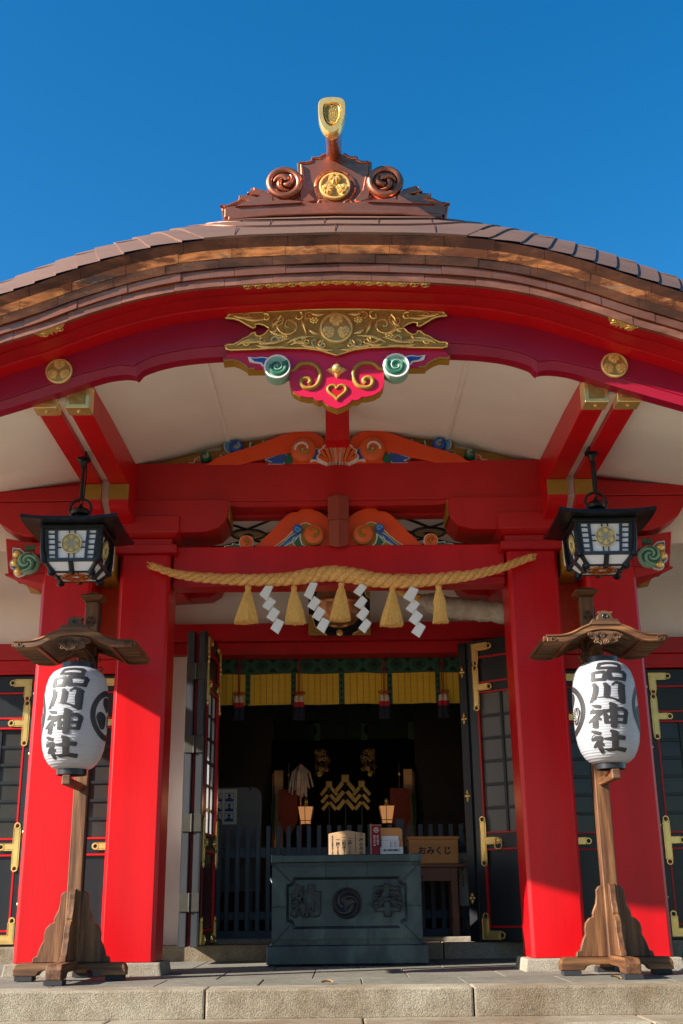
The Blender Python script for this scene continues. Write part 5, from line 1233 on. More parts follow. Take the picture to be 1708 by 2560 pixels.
b = MB(); b.tube([(xa - .008, YS - .05, zt_ + .001), (xa - .008, YS - .05, zt2 + .012)], .004, 6); b.tube([(xa - .016, YS - .05, zt2 + .002), (xb + .006, YS - .05, zt2 + .002)], .003, 6); b.build('stick', signwood, NBN)
b = MB(); b.loft([[(xa + (xb - xa) * u - .012 * (1 - v_) * u, YS - .052 + .004 * sin(6 * u + 5 * v_), zl_ + .01 + (zt2 - zl_ - .012) * v_) for u in xr(0, 1, 6)] for v_ in xr(0, 1, 8)]); b.build('cloth', banner, NBN, smooth=60)
wx = (xa + xb) / 2; wz = zt2 - .04
ring_tube('white_crest', wx, YS - .058, wz, .020, .0022, white, NBN)
b = MB()
for c in crest_cells(3): b.prism([(wx + x * .016, wz + z * .016) for x, z in c], YS - .0595, YS - .0575)
b.build('white_crest', white, NBN)
writing('lettering', '品川神社', .020, (wx + .012, YS - .060, wz - .085), white, NBN, .0003, vertical=True)
writing('lettering', '御祭神奉祝', .018, (wx - .016, YS - .060, wz - .09), white, NBN, .0003, vertical=True)
LR = thing('leaflet_rack', 'small wooden rack holding white leaflets beside the crimson banner', 'rack', (WX(983, YS, .95), YS, zt_))
xa, xb = WX(957, YS, .95), WX(1011, YS, .95); z1 = LZ(2070, YS)
b = MB(); b.prism([(xa, zt_ + .002), (xb, zt_ + .002), (xb, z1 - .02), (xb - .02, z1), (xa, z1)], YS + .05, YS + .065); b.build('back_board', omik, LR, bevel=.003)
b = MB(); b.box(xa, xb, YS - .02, YS + .049, zt_ + .002, zt_ + .012); b.box(xb - .02, xb, YS + .0, YS + .049, zt_ + .013, z1 - .12); b.build('tray', omik, LR)
b = MB(); b.box(xa + .004, xb - .03, YS + .012, YS + .018, zt_ + .02, LZ(2102, YS)); b.build('leaflet', whitepaper, LR)
b = MB(); b.box(xa + .004, xb - .035, YS + .020, YS + .026, LZ(2101, YS) , LZ(2091, YS)); b.build('leaflet', whitepaper, LR)
b = MB(); b.box(xa - .01, xb, YS - .012, YS - .006, zt_ + .003, LZ(2119, YS)); cdx = b.build('price_card', whitepaper, LR)
writing('lettering', '御大典記念事業', .020, ((xa + xb) / 2 - .005, YS - .013, (zt_ + LZ(2119, YS)) / 2 + .008), ink, LR, .0006)
for u in (.25, .45): writing('lettering', '御奉賛のお願い', .011, (xa + (xb - xa) * (.9 - u), YS + .011, zt_ + .075), inkthin, LR, .0003, vertical=True)
# ================================================================ plaque, bell and bell rope behind the straw rope
PQ = thing('name_plaque', 'black plaque with gilt corners hung over the doorway behind the bell', 'plaque', (0, 10.8, 2.93))
b = MB(); b.box(-.295, .295, 10.76, 10.80, 2.935, 3.50); b.build('board', black, PQ, bevel=.004)
b = MB(); 
for x0, x1, z0, z1 in ((-.30, .30, 2.93, 2.965), (-.30, .30, 3.47, 3.505), (-.30, -.265, 2.966, 3.469), (.265, .30, 2.966, 3.469)): b.box(x0, x1, 10.74, 10.759, z0, z1)
b.build('frame', black, PQ, bevel=.003)
for sx in (-1, 1):
    for z, dz in ((2.928, 1), (3.507, -1)):
        b = MB(); b.prism([(sx * .302, z), (sx * .17, z), (sx * .12, z + dz * .0), (sx * .13, z + dz * .025), (sx * .19, z + dz * .05), (sx * .235, z + dz * .09), (sx * .255, z + dz * .17), (sx * .28, z + dz * .20), (sx * .302, z + dz * .21)], 10.728, 10.741); b.build('gilt_corner', goldpat, PQ)
        b = MB(); b.tube([(sx * .302, 10.728, z + dz * .21), (sx * .27, 10.728, z + dz * .2), (sx * .235, 10.728, z + dz * .09), (sx * .16, 10.728, z + dz * .03), (sx * .12, 10.728, z)], .006, 6); b.build('corner_rim', gold, PQ, smooth=60)
b = MB(); b.lathe([(.035, 0), (.03, -.012), (0, -.02)], (0, 10.742, 2.955), 16, 'y'); b.build('gilt_stud', gold, PQ, smooth=50)
BE = thing('shrine_bell', 'large round bronze bell hanging in front of the black plaque', 'bell', (0, 9.75, 2.75))
zc_ = 2.985
b = MB(); b.lathe([(0, .20), (.07, .195), (.14, .165), (.195, .10), (.215, .03), (.232, .022), (.238, 0), (.232, -.022), (.215, -.03), (.195, -.10), (.14, -.165), (.07, -.195), (0, -.20)], (-.005, 9.75, zc_), 40); b.build('bell_body', bronzebell, BE, smooth=50)
b = MB(); b.tube([(.05 * cos(t), 9.75, zc_ + .23 + .045 * sin(t)) for t in (2 * pi * i / 16 for i in range(17))], .012, 6, False); b.tube([(0, 9.75, zc_ + .27), (0, 9.75, 3.93)], .012, 6); b.build('hanger', blackmetal, BE, smooth=60)
def twisted(mb, path, rad, strands=3, pitch=.2, n=8, grow=.62):
    P = [Vector(p) for p in path]; ds = [0]
    for a, c in zip(P, P[1:]): ds.append(ds[-1] + (c - a).length)
    for k in range(strands):
        pts, rr = [], []
        for i, p in enumerate(P):
            d = (P[min(i + 1, len(P) - 1)] - P[max(i - 1, 0)]).normalized(); u = Vector((0, 1, 0)); a = d.cross(u).normalized(); u = a.cross(d).normalized()
            R = rad[i] if isinstance(rad, list) else rad; th = 2 * pi * k / strands + 2 * pi * ds[i] / pitch
            pts.append(p + (a * cos(th) + u * sin(th)) * R * (1 - grow + .08)); rr.append(R * grow)
        mb.tube(pts, rr, n)
RP = thing('bell_rope', 'bell rope wrapped in grey cloth drawn aside to the right pillar', 'rope', (.8, 9.6, 3.0))
def RL(px, py, Y): x, z = L(px, py, Y); return (x, Y, z)
p0 = [RL(880, 1440, 9.7), RL(985, 1472, 9.65), RL(1065, 1507, 9.6)]
path = [tuple(Vector(p0[0]).lerp(Vector(p0[1]), u)) for u in xr(0, 1, 8)] + [tuple(Vector(p0[1]).lerp(Vector(p0[2]), u)) for u in xr(.1, 1, 10)]
b = MB(); twisted(b, path, .045, 3, .22); b.build('straw_core', straw, RP, smooth=60)
pts = smoothcurve([RL(1055, 1503, 9.6), RL(1075, 1508, 9.58), RL(1110, 1518, 9.55), RL(1180, 1528, 9.5), RL(1240, 1534, 9.45), RL(1300, 1545, 9.42), RL(1390, 1570, 9.42)], 6)
b = MB(); b.tube(pts, [(.048 + .045 * min(1, i / 8)) + .006 * sin(i * 1.3) + .004 * sin(i * 2.9) for i in range(len(pts))], 14); b.build('cloth_wrap', cloth, RP, smooth=60)
b = MB(); b.tube([RL(1068, 1507, 9.59), RL(1072, 1508, 9.588)], .060, 12); b.build('binding', cloth, RP, smooth=40)

# ================================================================ sacred straw rope with tassels and paper streamers
SR = thing('straw_rope', 'thick twisted straw rope with tassels and white zigzag paper strung between the inner pillars', 'rope', (0, 8.7, 3.0))
rp = [(45, 318), (90, 338), (150, 358), (220, 372), (300, 380), (380, 386), (450, 389), (520, 390), (590, 387), (640, 381), (690, 374), (740, 369), (780, 371), (830, 378), (880, 389), (930, 396), (990, 401), (1060, 403), (1120, 398), (1180, 392), (1240, 386), (1300, 376), (1360, 362), (1420, 345), (1480, 322), (1540, 298)]
def RQ(zx, zy, Y): x, z = L(350 + zx * .6378, 1200 + zy * .6378, Y); return (x, z)
ctr = smoothcurve([RQ(*q, 8.66) for q in rp], 7); n = len(ctr)
path, rad = [], []
for i, (x, z) in enumerate(ctr):
    u = abs(2 * i / (n - 1) - 1); path.append((x, 8.64 + .11 * u ** 3, z)); rad.append(.063 - .036 * u ** 1.3)
rng = random.Random(2)
b = MB()
twisted(b, path, rad, 3, .215, 10, .56)
b.build('rope_body', straw, SR, smooth=70)
b = MB()
for k in range(70):        # stray straws on the surface
    i = rng.randrange(6, n - 8); a = rng.random() * 2 * pi; p = Vector(path[i]); q = Vector(path[i + 6]); R = rad[i]
    o1 = Vector((0, -abs(sin(a)), cos(a))) * (R * 1.02)
    b.tube([p + o1, (p + q) / 2 + o1 * 1.05 + Vector((0, -.002, rng.uniform(-.006, .006))), q + Vector((0, -abs(sin(a + .8)), cos(a + .8))) * R * 1.03], .0018, 4)
b.build('loose_straw', strawt, SR)
for e, s_ in ((0, -1), (n - 1, 1)):
    b = MB()
    p = Vector(path[e]); d = (Vector(path[e]) - Vector(path[e - 6 * s_ if e else 6])).normalized()
    for k in range(26):
        o1 = Vector((rng.uniform(-1, 1), rng.uniform(-1, 1), rng.uniform(-1, 1))) * .022; b.tube([p + o1 * .9 - d * .03, p + o1 * 1.15 + d * rng.uniform(.008, .035)], .0035, 4)
    b.tube([p - d * .020, p - d * .006], .031, 12); b.build('frayed_end', strawt, SR)
for k, (ax, ay, bx0, bx1, by) in enumerate(((425, 412, 372, 463, 553), (604, 415, 570, 651, 558), (790, 403, 745, 825, 548), (990, 422, 943, 1033, 570), (1171, 418, 1150, 1210, 562))):
    Y = 8.66; x, zt_ = RQ(ax, ay, Y); x0, zb_ = RQ(bx0, by, Y); x1, _ = RQ(bx1, by, Y); xm = (x0 + x1) / 2; hw = (x1 - x0) / 2
    b = MB(); N = 40
    rows = []
    for h, r in ((0, .020), (.08, .024), (.12, .019), (.2, .030), (.4, .045), (.7, .80 * hw), (.92, .97 * hw), (1.0, hw)):
        r = max(r, .02) if h < .3 else r; c = x + (xm - x) * h; z = zt_ + (zb_ - zt_) * h; row = []
        for i in range(N):
            a = 2 * pi * i / N; jr = r * (1 + (.05 if i % 2 else -.05) * (h > .15) + rng.uniform(-.03, .03) * (h > .3)); jz = (rng.uniform(-.012, .006) if h >= 1 else 0)
            row.append((c + jr * cos(a), Y + jr * .55 * sin(a), z + jz))
        rows.append(row)
    b.loft(rows, True, True)
    for i in range(70):
        a = rng.random() * 2 * pi; rr_ = hw * sqrt(rng.random()); r2 = hw * 1.03
        b.tube([(x + .2 * rr_ * cos(a), Y + .02 * sin(a), zt_ + (zb_ - zt_) * .2), (x + (xm - x) * .6 + r2 * .62 * cos(a), Y + r2 * .35 * sin(a), zt_ + (zb_ - zt_) * .58), (xm + r2 * cos(a) * 1.0, Y + .57 * r2 * sin(a), zb_ - rng.uniform(-.012, .016))], .0022, 4)
    t_ = b.build('straw_tassel', strawt, SR, smooth=50)
    b = MB(); b.tube([(x - .024, Y, zt_ - .012), (x + .024, Y, zt_ - .012)], .0, 4) if False else b.lathe([(.024, zt_ - .018), (.027, zt_ - .012), (.024, zt_ - .004)], (x, Y, 0), 12); b.lathe([(.012, zt_), (.012, zt_ + .06)], (x, Y, 0), 8); b.build('tassel_tie', straw, t_, smooth=50)
for k, (pts, Y) in enumerate((
    (((470, 452), (497, 412), (521, 412), (500, 470)), 8.63),) ):
    pass
def shide(cells, Y):
    b = MB()
    for i, c in enumerate(cells):
        yo = Y + .012 * (i % 2); b.prism([RQ(*q, Y) for q in c], yo - .0012, yo + .0012)
        b.prism([RQ(q[0] * .98 + .02 * c[0][0] + 2, q[1] + 1.5, Y) for q in c], yo + .003, yo + .005)
    return b.build('paper_streamer', whitepaper, SR)
shide([((492, 412), (522, 412), (496, 470), (468, 446)), ((507, 452), (533, 470), (505, 508), (479, 491)), ((522, 494), (549, 513), (522, 553), (496, 535)), ((536, 537), (565, 552), (541, 599), (512, 578))], 8.62)
shide([((668, 400), (696, 403), (670, 468), (642, 451)), ((683, 452), (708, 470), (683, 510), (656, 492)), ((700, 493), (727, 513), (702, 552), (675, 535)), ((716, 536), (744, 551), (721, 598), (693, 577))], 8.62)
shide([((866, 405), (889, 420), (861, 456), (836, 440)), ((871, 452), (891, 470), (867, 506), (840, 490)), ((879, 496), (899, 516), (873, 553), (848, 533)), ((887, 541), (908, 560), (881, 599), (857, 580))], 8.62)
shide([((1062, 420), (1092, 432), (1066, 483), (1031, 463)), ((1073, 468), (1097, 486), (1070, 526), (1042, 507)), ((1083, 512), (1110, 534), (1082, 573), (1053, 553)), ((1094, 557), (1121, 576), (1095, 619), (1065, 598))], 8.62)

# ================================================================ iron lanterns hanging under the eaves
greypane = plain('grey_medallion_field', (.30, .30, .29), .5, var=.05)
def hanging_lantern():
    T = thing('hanging_lantern', '', 'lantern', (0, 0, 0), 'black hanging lanterns')
    b = MB(); b.tube([(0, 0, .58), (0, 0, .27)], .014, 8); b.lathe([(.055, .60), (.055, .585), (.03, .575), (.02, .53), (0, .53)], (0, 0, 0), 16); b.box(-.03, .03, -.05, .05, .60, .64); b.tube([(.02, .01, .58), (.024, .012, .45), (.018, .01, .3), (.01, .0, .22)], .005, 5); b.build('rod', blackmetal, T, smooth=40)
    b = MB(); b.tube([(.08 * cos(t), 0, .19 + .08 * sin(t)) for t in (2 * pi * i / 28 for i in range(29))], .011, 8, False); b.build('ring', blackmetal, T, smooth=60)
    b = MB(); b.lathe([(0, .235), (.012, .23), (.02, .205), (.055, .19), (.072, .165), (.065, .145), (.04, .135), (.045, .125), (.055, .105), (.05, .09), (0, .09)], (0, 0, 0), 24); b.build('knob', blackmetal, T, smooth=40)
    # roof: flared pyramid with upturned edge
    rows = []; N = 8
    def ringp(h, z, lift):
        out = []
        for s in range(4):
            for i in range(N):
                u = i / N * 2 - 1; x, y = ((u, -1), (1, u), (-u, 1), (-1, -u))[s]; out.append((x * h, y * h, z + lift * abs(u) ** 3))
        return out
    b = MB(); b.loft([ringp(.06, .105, 0), ringp(.18, .065, .003), ringp(.29, .028, .010), ringp(.352, .016, .022), ringp(.355, -.008, .022), ringp(.335, -.006, .020), ringp(.21, -.004, .0), ringp(.05, .0, 0)], True, True); rf_ = b.build('roof', blackmetal, T, smooth=35)
    b = MB(); b.box(-.235, .235, -.235, .235, -.034, -.008); b.build('roof_plate', blackmetal, rf_, bevel=.004)
    # body
    zt, zb, ht, hb_ = -.036, -.27, .215, .192
    def P(face, u, z, o=0):
        k = (z - zb) / (zt - zb); h = hb_ + (ht - hb_) * k; x, y = u * h, -(h + o)
        for _ in range(face): x, y = -y, x
        return (x, y, z)
    b = MB()
    for f_ in range(4):
        rows = [[P(f_, u, z, -.012) for u in xr(-.93, .93, 2)] for z in (zb + .01, zt)]; b.loft(rows); b.loft([[(x * .98, y * .98, z) for x, y, z in r] for r in rows])
    b.build('paper_pane', lampane, T)
    fr = MB(); th = MB()
    def bar(mb, f_, u0, z0, u1, z1, o0=-.012, o1=.004):
        a = [P(f_, u0, z0, o1), P(f_, u1, z0, o1), P(f_, u1, z1, o1), P(f_, u0, z1, o1)]; c = [P(f_, u0, z0, o0), P(f_, u1, z0, o0), P(f_, u1, z1, o0), P(f_, u0, z1, o0)]; mb._prism(a, c)
    for f_ in range(4):
        bar(fr, f_, -.995, zb, -.86, zt); bar(fr, f_, .86, zb, .995, zt)
        bar(th, f_, -.60, zb, -.50, zt, o1=.001); bar(th, f_, .50, zb, .60, zt, o1=.001); bar(th, f_, -1.02, zb - .012, 1.02, zb + .012, o1=.010); bar(th, f_, -.86, zb + .012, -.83, zt, o1=.0); bar(th, f_, .83, zb + .012, .86, zt, o1=.0)
        for i in range(1, 6):
            z = zb + (zt - zb) * i / 6
            for s_ in (-1, 1): a, c = sorted((s_ * .60, s_ * .83)); bar(th, f_, a, z - .005, c, z + .005, o1=-.003)
        for u in (-.10, .10): bar(th, f_, u - .02, zb, u + .02, zt, o1=-.003)
        for z in (-.135, -.175): bar(th, f_, -.5, z - .004, .5, z + .004, o1=-.004)
        bar(fr, f_, -.86, zt - .012, .86, zt, o1=.003)
    fr.build('iron_frame', blackmetal, T); th.build('blue_frame', bluemetal, T)
    for f_ in range(4):
        q = MB(); R = .073; cz = -.148; q.prism([(R * .97 * cos(t), R * .97 * sin(t)) for t in (2 * pi * i / 28 for i in range(28))], .004, .007)
        q.tube([(R * cos(t), 0, R * sin(t)) for t in (2 * pi * i / 32 for i in range(33))], .0042, 6, False)
        for c in crest_cells(6, .80):
            q.tube([(x * R, -.002, z * R) for x, z in c + [c[0]]], .0016, 4, False)
        for v_ in q.bm.verts:
            x, y, z = v_.co; p = P(f_, 0, cz + z, .006); ca, sa = ((1, 0), (0, 1), (-1, 0), (0, -1))[f_]
            xx, yy = x, y; v_.co = (p[0] + xx * ca - yy * sa, p[1] + xx * sa + yy * ca, cz + z)
        for fc in q.bm.faces: fc.material_index = 1 if len(fc.verts) > 20 else 0
        md = q.build('gilt_medallion', plain('pale_gilt', (.75, .62, .25), .4, .5, var=.1) if 'pale_gilt' not in MATS else MATS['pale_gilt'], T, smooth=60); md.data.materials.append(greypane)
    # bevelled foot
    z2, h2 = -.345, .135
    b = MB(); b.loft([[(x * hb_ * .97, y * hb_ * .97, zb - .013) for x, y in ((-1, -1), (1, -1), (1, 1), (-1, 1))], [(x * h2, y * h2, z2) for x, y in ((-1, -1), (1, -1), (1, 1), (-1, 1))]], True, True); b.build('bottom_pane', lampane, T)
    b = MB()
    for x, y in ((-1, -1), (1, -1), (1, 1), (-1, 1)):
        b.tube([(x * hb_, y * hb_, zb - .005), (x * (hb_ + h2) / 2 * 1.01, y * (hb_ + h2) / 2 * 1.01, (zb + z2) / 2), (x * h2 * 1.03, y * h2 * 1.03, z2 - .004)], [.022, .018, .024], 6)
        b.lathe([(0, z2 + .01), (.03, z2 + .002), (.03, z2 - .02), (.015, z2 - .032), (0, z2 - .032)], (x * h2 * 1.1, y * h2 * 1.1, 0), 8)
        b.lathe([(0, zb + .02), (.026, zb + .01), (.028, zb - .02), (0, zb - .03)], (x * hb_ * 1.03, y * hb_ * 1.03, 0), 8)
        b.tube([(x * hb_ * 1.02, y * hb_ * 1.02, zb + .0), (x * ht * .985, y * ht * .985, zb + .09), (x * ht, y * ht, zt)], [.026, .016, .016], 6)
    for x, y, dx, dy in ((0, -1, 1, 0), (1, 0, 0, 1), (0, 1, 1, 0), (-1, 0, 0, 1)):
        b.tube([(-dx * h2 + x * h2, -dy * h2 + y * h2, z2), (dx * h2 + x * h2, dy * h2 + y * h2, z2)], .009, 6)
        b.tube([(x * (hb_ + .004), y * (hb_ + .004), zb - .01), (x * (h2 + .006), y * (h2 + .006), z2)], .020, 6)
        b.lathe([(0, z2 + .01), (.022, z2), (.018, z2 - .022), (0, z2 - .026)], (x * h2, y * h2, 0), 8)
        b.tube([(-dx * h2 * .9 + x * h2 * .3, -dy * h2 * .9 + y * h2 * .3, z2 - .004), (dx * h2 * .9 + x * h2 * .3, dy * h2 * .9 + y * h2 * .3, z2 - .004)], .004, 4)
    b.build('foot_frame', blackmetal, T, smooth=40)
    b = MB(); R = .098
    for c in crest_cells(6, .84): b.prismZ([(x * R, y * R) for x, y in c], z2 - .010, z2 - .002)
    b.tube([(R * cos(t), R * sin(t), z2 - .006) for t in (2 * pi * i / 32 for i in range(33))], .005, 6, False)
    b.build('bottom_medallion', plain('amber_crest', (.55, .17, .025), .45, .3, var=.2), T, smooth=40)
    return T
HL = hanging_lantern(); HL.location = (-1.925, 7.96, 3.098); HL.scale = (.98, .98, .98)
HL['label'] = 'black square hanging lantern with gilt crest on the left under the eave'
HR = copy_tree(HL); HR.location = (1.925, 7.96, 3.106)
HR['label'] = 'black square hanging lantern with gilt crest on the right under the eave'

# ================================================================ wooden lantern stands
def stand():
    T = thing('lantern_stand', '', 'lantern stand', (0, 0, 0), 'wooden lantern stands')
    h = .05
    b = MB(); b.box(-h, h, -h, h, .114, 2.66); po_ = b.build('post', wood_v, T, bevel=.006)
    b = MB(); b.loft([[(a * r, c * r, z) for a, c in ((-1, -1), (1, -1), (1, 1), (-1, 1))] for r, z in ((.052, 2.661), (.085, 2.690), (.085, 2.705), (.0005, 2.75))], True, True); b.build('post_cap', wood_h, po_)
    b = MB(); b.tube([(.034 * cos(t), -h - .003, 2.51 + .034 * sin(t)) for t in (2 * pi * i / 24 for i in range(25))], .005, 6, False)
    for c in crest_cells(3): b.taper([(x * .03, 2.51 + z * .03) for x, z in c], -h - .008, -h, .6)
    b.build('carved_crest', wood_carve, po_)
    b = MB(); b.tube([(h + .006, h * .3, 2.66), (h + .014, .0, 2.55), (h + .008, 0, 2.42), (h + .005, 0, 2.25), (h + .005, 0, .4)], .005, 6); b.build('cable', black, po_)
    def foot(pts_len, w_, axis, nm, m_, zt=.115, zb=.032, ntc=.06):
        a0, a1 = pts_len; b = MB()
        pts = [(a0, zb + .0), (a0 + .16, zb), (a0 + .18, zb + ntc * .45), (a0 + .21, zb + ntc * .6), (a1 - .21, zb + ntc * .6), (a1 - .18, zb + ntc * .45), (a1 - .16, zb), (a1, zb), (a1, zt - .035), (a1 - .012, zt - .010), (a1 - .035, zt), (a0 + .035, zt), (a0 + .012, zt - .010), (a0, zt - .035)]
        if axis == 'x': b.prism(pts, -w_ / 2, w_ / 2)
        else: b.prismX(pts, -w_ / 2, w_ / 2)
        return b.build(nm, m_, T, bevel=.007, seg=2)
    foot((-.385, .385), .105, 'x', 'foot_beam', wood_h); foot((-.50, .46), .104, 'y', 'foot_beam', wood_d, zt=.128)
    for (x, y) in ((-.31, 0), (.31, 0), (0, -.44), (0, .38)): b = MB(); b.box(x - .06, x + .06, y - .06, y + .06, 0.001, .031); b.build('rubber_pad', rubber, T)
    prof = [(.045, .585), (.08, .575), (.098, .55), (.097, .515), (.106, .46), (.130, .41), (.136, .39), (.130, .378), (.16, .365), (.188, .335), (.197, .30), (.195, .26), (.212, .23), (.228, .19), (.236, .158), (.262, .148), (.268, .116), (.045, .116)]
    for s_ in (-1, 1):
        b = MB(); b.prism([(s_ * x, z) for x, z in prof], -.021, .021); b.build('buttress_board', wood_v, T, bevel=.004)
        b = MB(); b.prismX([(s_ * y, z + .013) for y, z in prof], -.021, .021); b.build('buttress_board', wood_v, T, bevel=.004)
    # little roof, curved gable to the front
    yf, yb = -.55, .09
    top = smoothcurve([(0, 2.338), (.08, 2.333), (.16, 2.306), (.235, 2.270), (.31, 2.250), (.425, 2.247)], 5)
    fullt = [(-x, z) for x, z in top[::-1]] + top[1:]
    b = MB(); b.prism(fullt + [(x, z - .018) for x, z in fullt[::-1]], yf, yb); rf_ = b.build('roof', wood_h, T)
    for y0, y1, dz in ((yf - .012, yf + .022, 0), (yb - .022, yb + .012, 0)):
        bt = [(x * .985, z + .006, ) for x, z in fullt]; lowc = [(x * .975, z - .052 + .022 * (1 - min(1, abs(x) / .2)) * 0 - (.0)) for x, z in fullt]
        lowc = [(x, z + .012 * max(0, (abs(x) - .3) / .14)) for x, z in lowc]
        b = MB(); b.prism(bt + lowc[::-1], y0, y1); b.build('bargeboard', wood_h, rf_, bevel=.004)
        b = MB(); b.tube([(x, y0 + (.0 if y0 < -.3 else .034), z - .012) for x, z in bt], .006, 5); b.build('bargeboard_bead', wood_h, rf_)
    for k in range(18):
        y = yf + .04 + k * .0325
        for s_ in (-1, 1): b = MB(); b.tube([(s_ * x, y, z - .033) for x, z in top[6:]], .0105, 4); b.build('rafter', wood_carve, rf_)
    for s_ in (-1, 1):
        b = MB(); b.box(s_ * .26 - .014, s_ * .26 + .014, yf + .02, yb - .02, 2.205, 2.232); b.build('purlin', wood_d, rf_, bevel=.003)
        b = MB(); b.prism([(s_ * .420, 2.212), (s_ * .436, 2.212), (s_ * .436, 2.244), (s_ * .420, 2.244)], yf, yb); b.build('eave_edge', wood_d, rf_)
        b = MB(); b.tube(spiral_pts(s_ * .372, 2.222, .02, .004, 0, 1.3 * s_, 14, yf - .015), .004, 5); b.build('carved_curl', wood_carve, rf_)
    sc = .319 / 2822 * 7.95
    def Z2(a, c): return ((a - 568) * sc, 2.338 + (375 - c) * sc)
    b = MB(); b.prism([Z2(*q) for q in ((440, 395), (450, 382), (470, 352), (485, 348), (495, 356), (510, 350), (512, 325), (528, 310), (516, 298), (522, 288), (545, 290), (560, 283), (585, 286), (605, 293), (630, 290), (634, 303), (620, 315), (630, 335), (632, 350), (650, 352), (670, 352), (680, 375), (700, 395))], yf - .02, yf + .03)
    orn = b.build('ridge_ornament', wood_carve, rf_, bevel=.003)
    b = MB(); q = Z2(570, 330); b.tube([(q[0] + .016 * cos(t), yf - .023, q[1] + .014 * sin(t)) for t in xr(-.6, pi + .6, 12)], .005, 5); b.lathe([(.012, 0), (0, -.006)], (q[0], yf - .02, q[1] - .008), 8, 'y'); b.build('carved_curl', black, orn)
    rr = random.Random(11)
    b = MB(); b.prism([Z2(*q) for q in ((430, 470), (470, 448), (560, 440), (650, 448), (700, 470), (695, 490), (655, 500), (660, 525), (610, 540), (560, 550), (525, 545), (500, 515), (450, 500))], yf - .004, yf + .02)
    for k in range(22):
        a, c = rr.uniform(445, 685), rr.uniform(455, 535)
        if abs(a - 568) > 110 and c > 500: c = 475
        x, z = Z2(a, c); b.tube(spiral_pts(x, z, rr.uniform(.010, .018), .003, rr.random() * 6, rr.choice((-1, 1)) * 1.2, 12, yf - .008 - .006 * rr.random()), .0045, 5)
    b.build('dragon_carving', wood_carve, rf_, smooth=50)
    b = MB(); b.box(-.03, .03, yf + .02, yb - .01, 2.268, 2.298); b.build('ridge_beam', wood_d, rf_)
    b = MB()
    for k in range(26):
        y = -.05 - .22 * rr.random(); x = rr.uniform(-.10, .10) if y > -.15 else rr.uniform(-.05, .05); z = 2.13 + .10 * rr.random() - .0 * y
        b.tube([(x + .018 * cos(t + k), y + .008 * sin(2 * t), z + .016 * sin(t + k)) for t in xr(0, 4.6, 9)], [.008 - .0006 * i for i in range(10)], 5)
    b.prismX([(-.05, 2.10), (-.10, 2.12), (-.2, 2.18), (-.32, 2.22), (-.32, 2.265), (-.05, 2.265)], -.03, .03)
    b.build('cloud_bracket', wood_carve, rf_, smooth=50)
    b = MB(); b.box(-.024, .024, -.46, -.051, 1.262, 1.312); b.build('tie_peg', wood_d, T, bevel=.005)
    b = MB(); b.box(-.03, .03, -.505, -.461, 1.262, 1.330); b.build('peg_end', wood_carve, T, bevel=.008)
    return T
SXL, SYL = -1.872, 8.35
ST = stand(); ST.location = (SXL, SYL, 0)
ST['label'] = 'tall weathered wooden lantern stand with curved little roof at the left pillars, sunlit below'
ST2 = copy_tree(ST); ST2.location = (1.872, SYL, 0)
ST2['label'] = 'tall weathered wooden lantern stand with curved little roof at the right pillars'

# ================================================================ paper lanterns with brushed characters
RLAN = .224; ZT, ZB = .352, -.352
LPROF = [(.118, .352), (.145, .342), (.175, .318), (.198, .280), (.213, .225), (.221, .16), (.224, .08), (.224, 0), (.2235, -.09), (.219, -.16), (.209, -.22), (.192, -.272), (.165, -.315), (.135, -.342), (.105, -.352)]
LPS = sorted(((z, r) for r, z in LPROF)); 
def lan_r(z): return interp(LPS, z)
def on_lantern(mb, polys, ang0, lift):
    for k, (verts, faces) in enumerate(polys):
        vs = []
        for u, z in verts:
            r = lan_r(z) + lift; a = -pi / 2 + ang0 + u / RLAN; vs.append(mb.v((r * cos(a), r * sin(a), z)))
        for f_ in faces: mb.f([vs[i] for i in f_])
def ribbon(pts, ws, closed_ends=True):
    P = []; W_ = []
    for i in range(len(pts) - 1):
        (x0, z0), (x1, z1) = pts[i], pts[i + 1]; n = max(2, int(hypot(x1 - x0, z1 - z0) / 14))
        for k in range(n): P.append((x0 + (x1 - x0) * k / n, z0 + (z1 - z0) * k / n)); W_.append(ws[i] + (ws[i + 1] - ws[i]) * k / n)
    P.append(pts[-1]); W_.append(ws[-1]); verts = []; faces = []
    for i, (x, z) in enumerate(P):
        a, c = P[max(0, i - 1)], P[min(len(P) - 1, i + 1)]; d = Vector((c[0] - a[0], c[1] - a[1])); d = d.normalized() if d.length else Vector((1, 0)); nx, nz = -d.y, d.x; w_ = W_[i] / 2
        ex = 0
        for u in (-1, -.33, .33, 1): verts.append((x + nx * w_ * u, z + nz * w_ * u))
    m_ = 4
    for i in range(len(P) - 1):
        for j in range(3): a = i * m_ + j; faces.append((a, a + 1, a + 1 + m_, a + m_))
    # rounded ends
    for idx, sg in ((0, -1), (len(P) - 1, 1)):
        x, z = P[idx]; a, c = P[max(0, idx - 1)], P[min(len(P) - 1, idx + 1)]; d = Vector((c[0] - a[0], c[1] - a[1])).normalized() * sg; nx, nz = -d.y, d.x; w_ = W_[idx] / 2
        base = len(verts); n = 6
        for k in range(n + 1):
            t = -pi / 2 + pi * k / n; verts.append((x + (nx * sin(t) + d.x * cos(t) * .45) * w_, z + (nz * sin(t) + d.y * cos(t) * .45) * w_))
        faces.append(tuple(range(base, base + n + 1)))
    return verts, faces
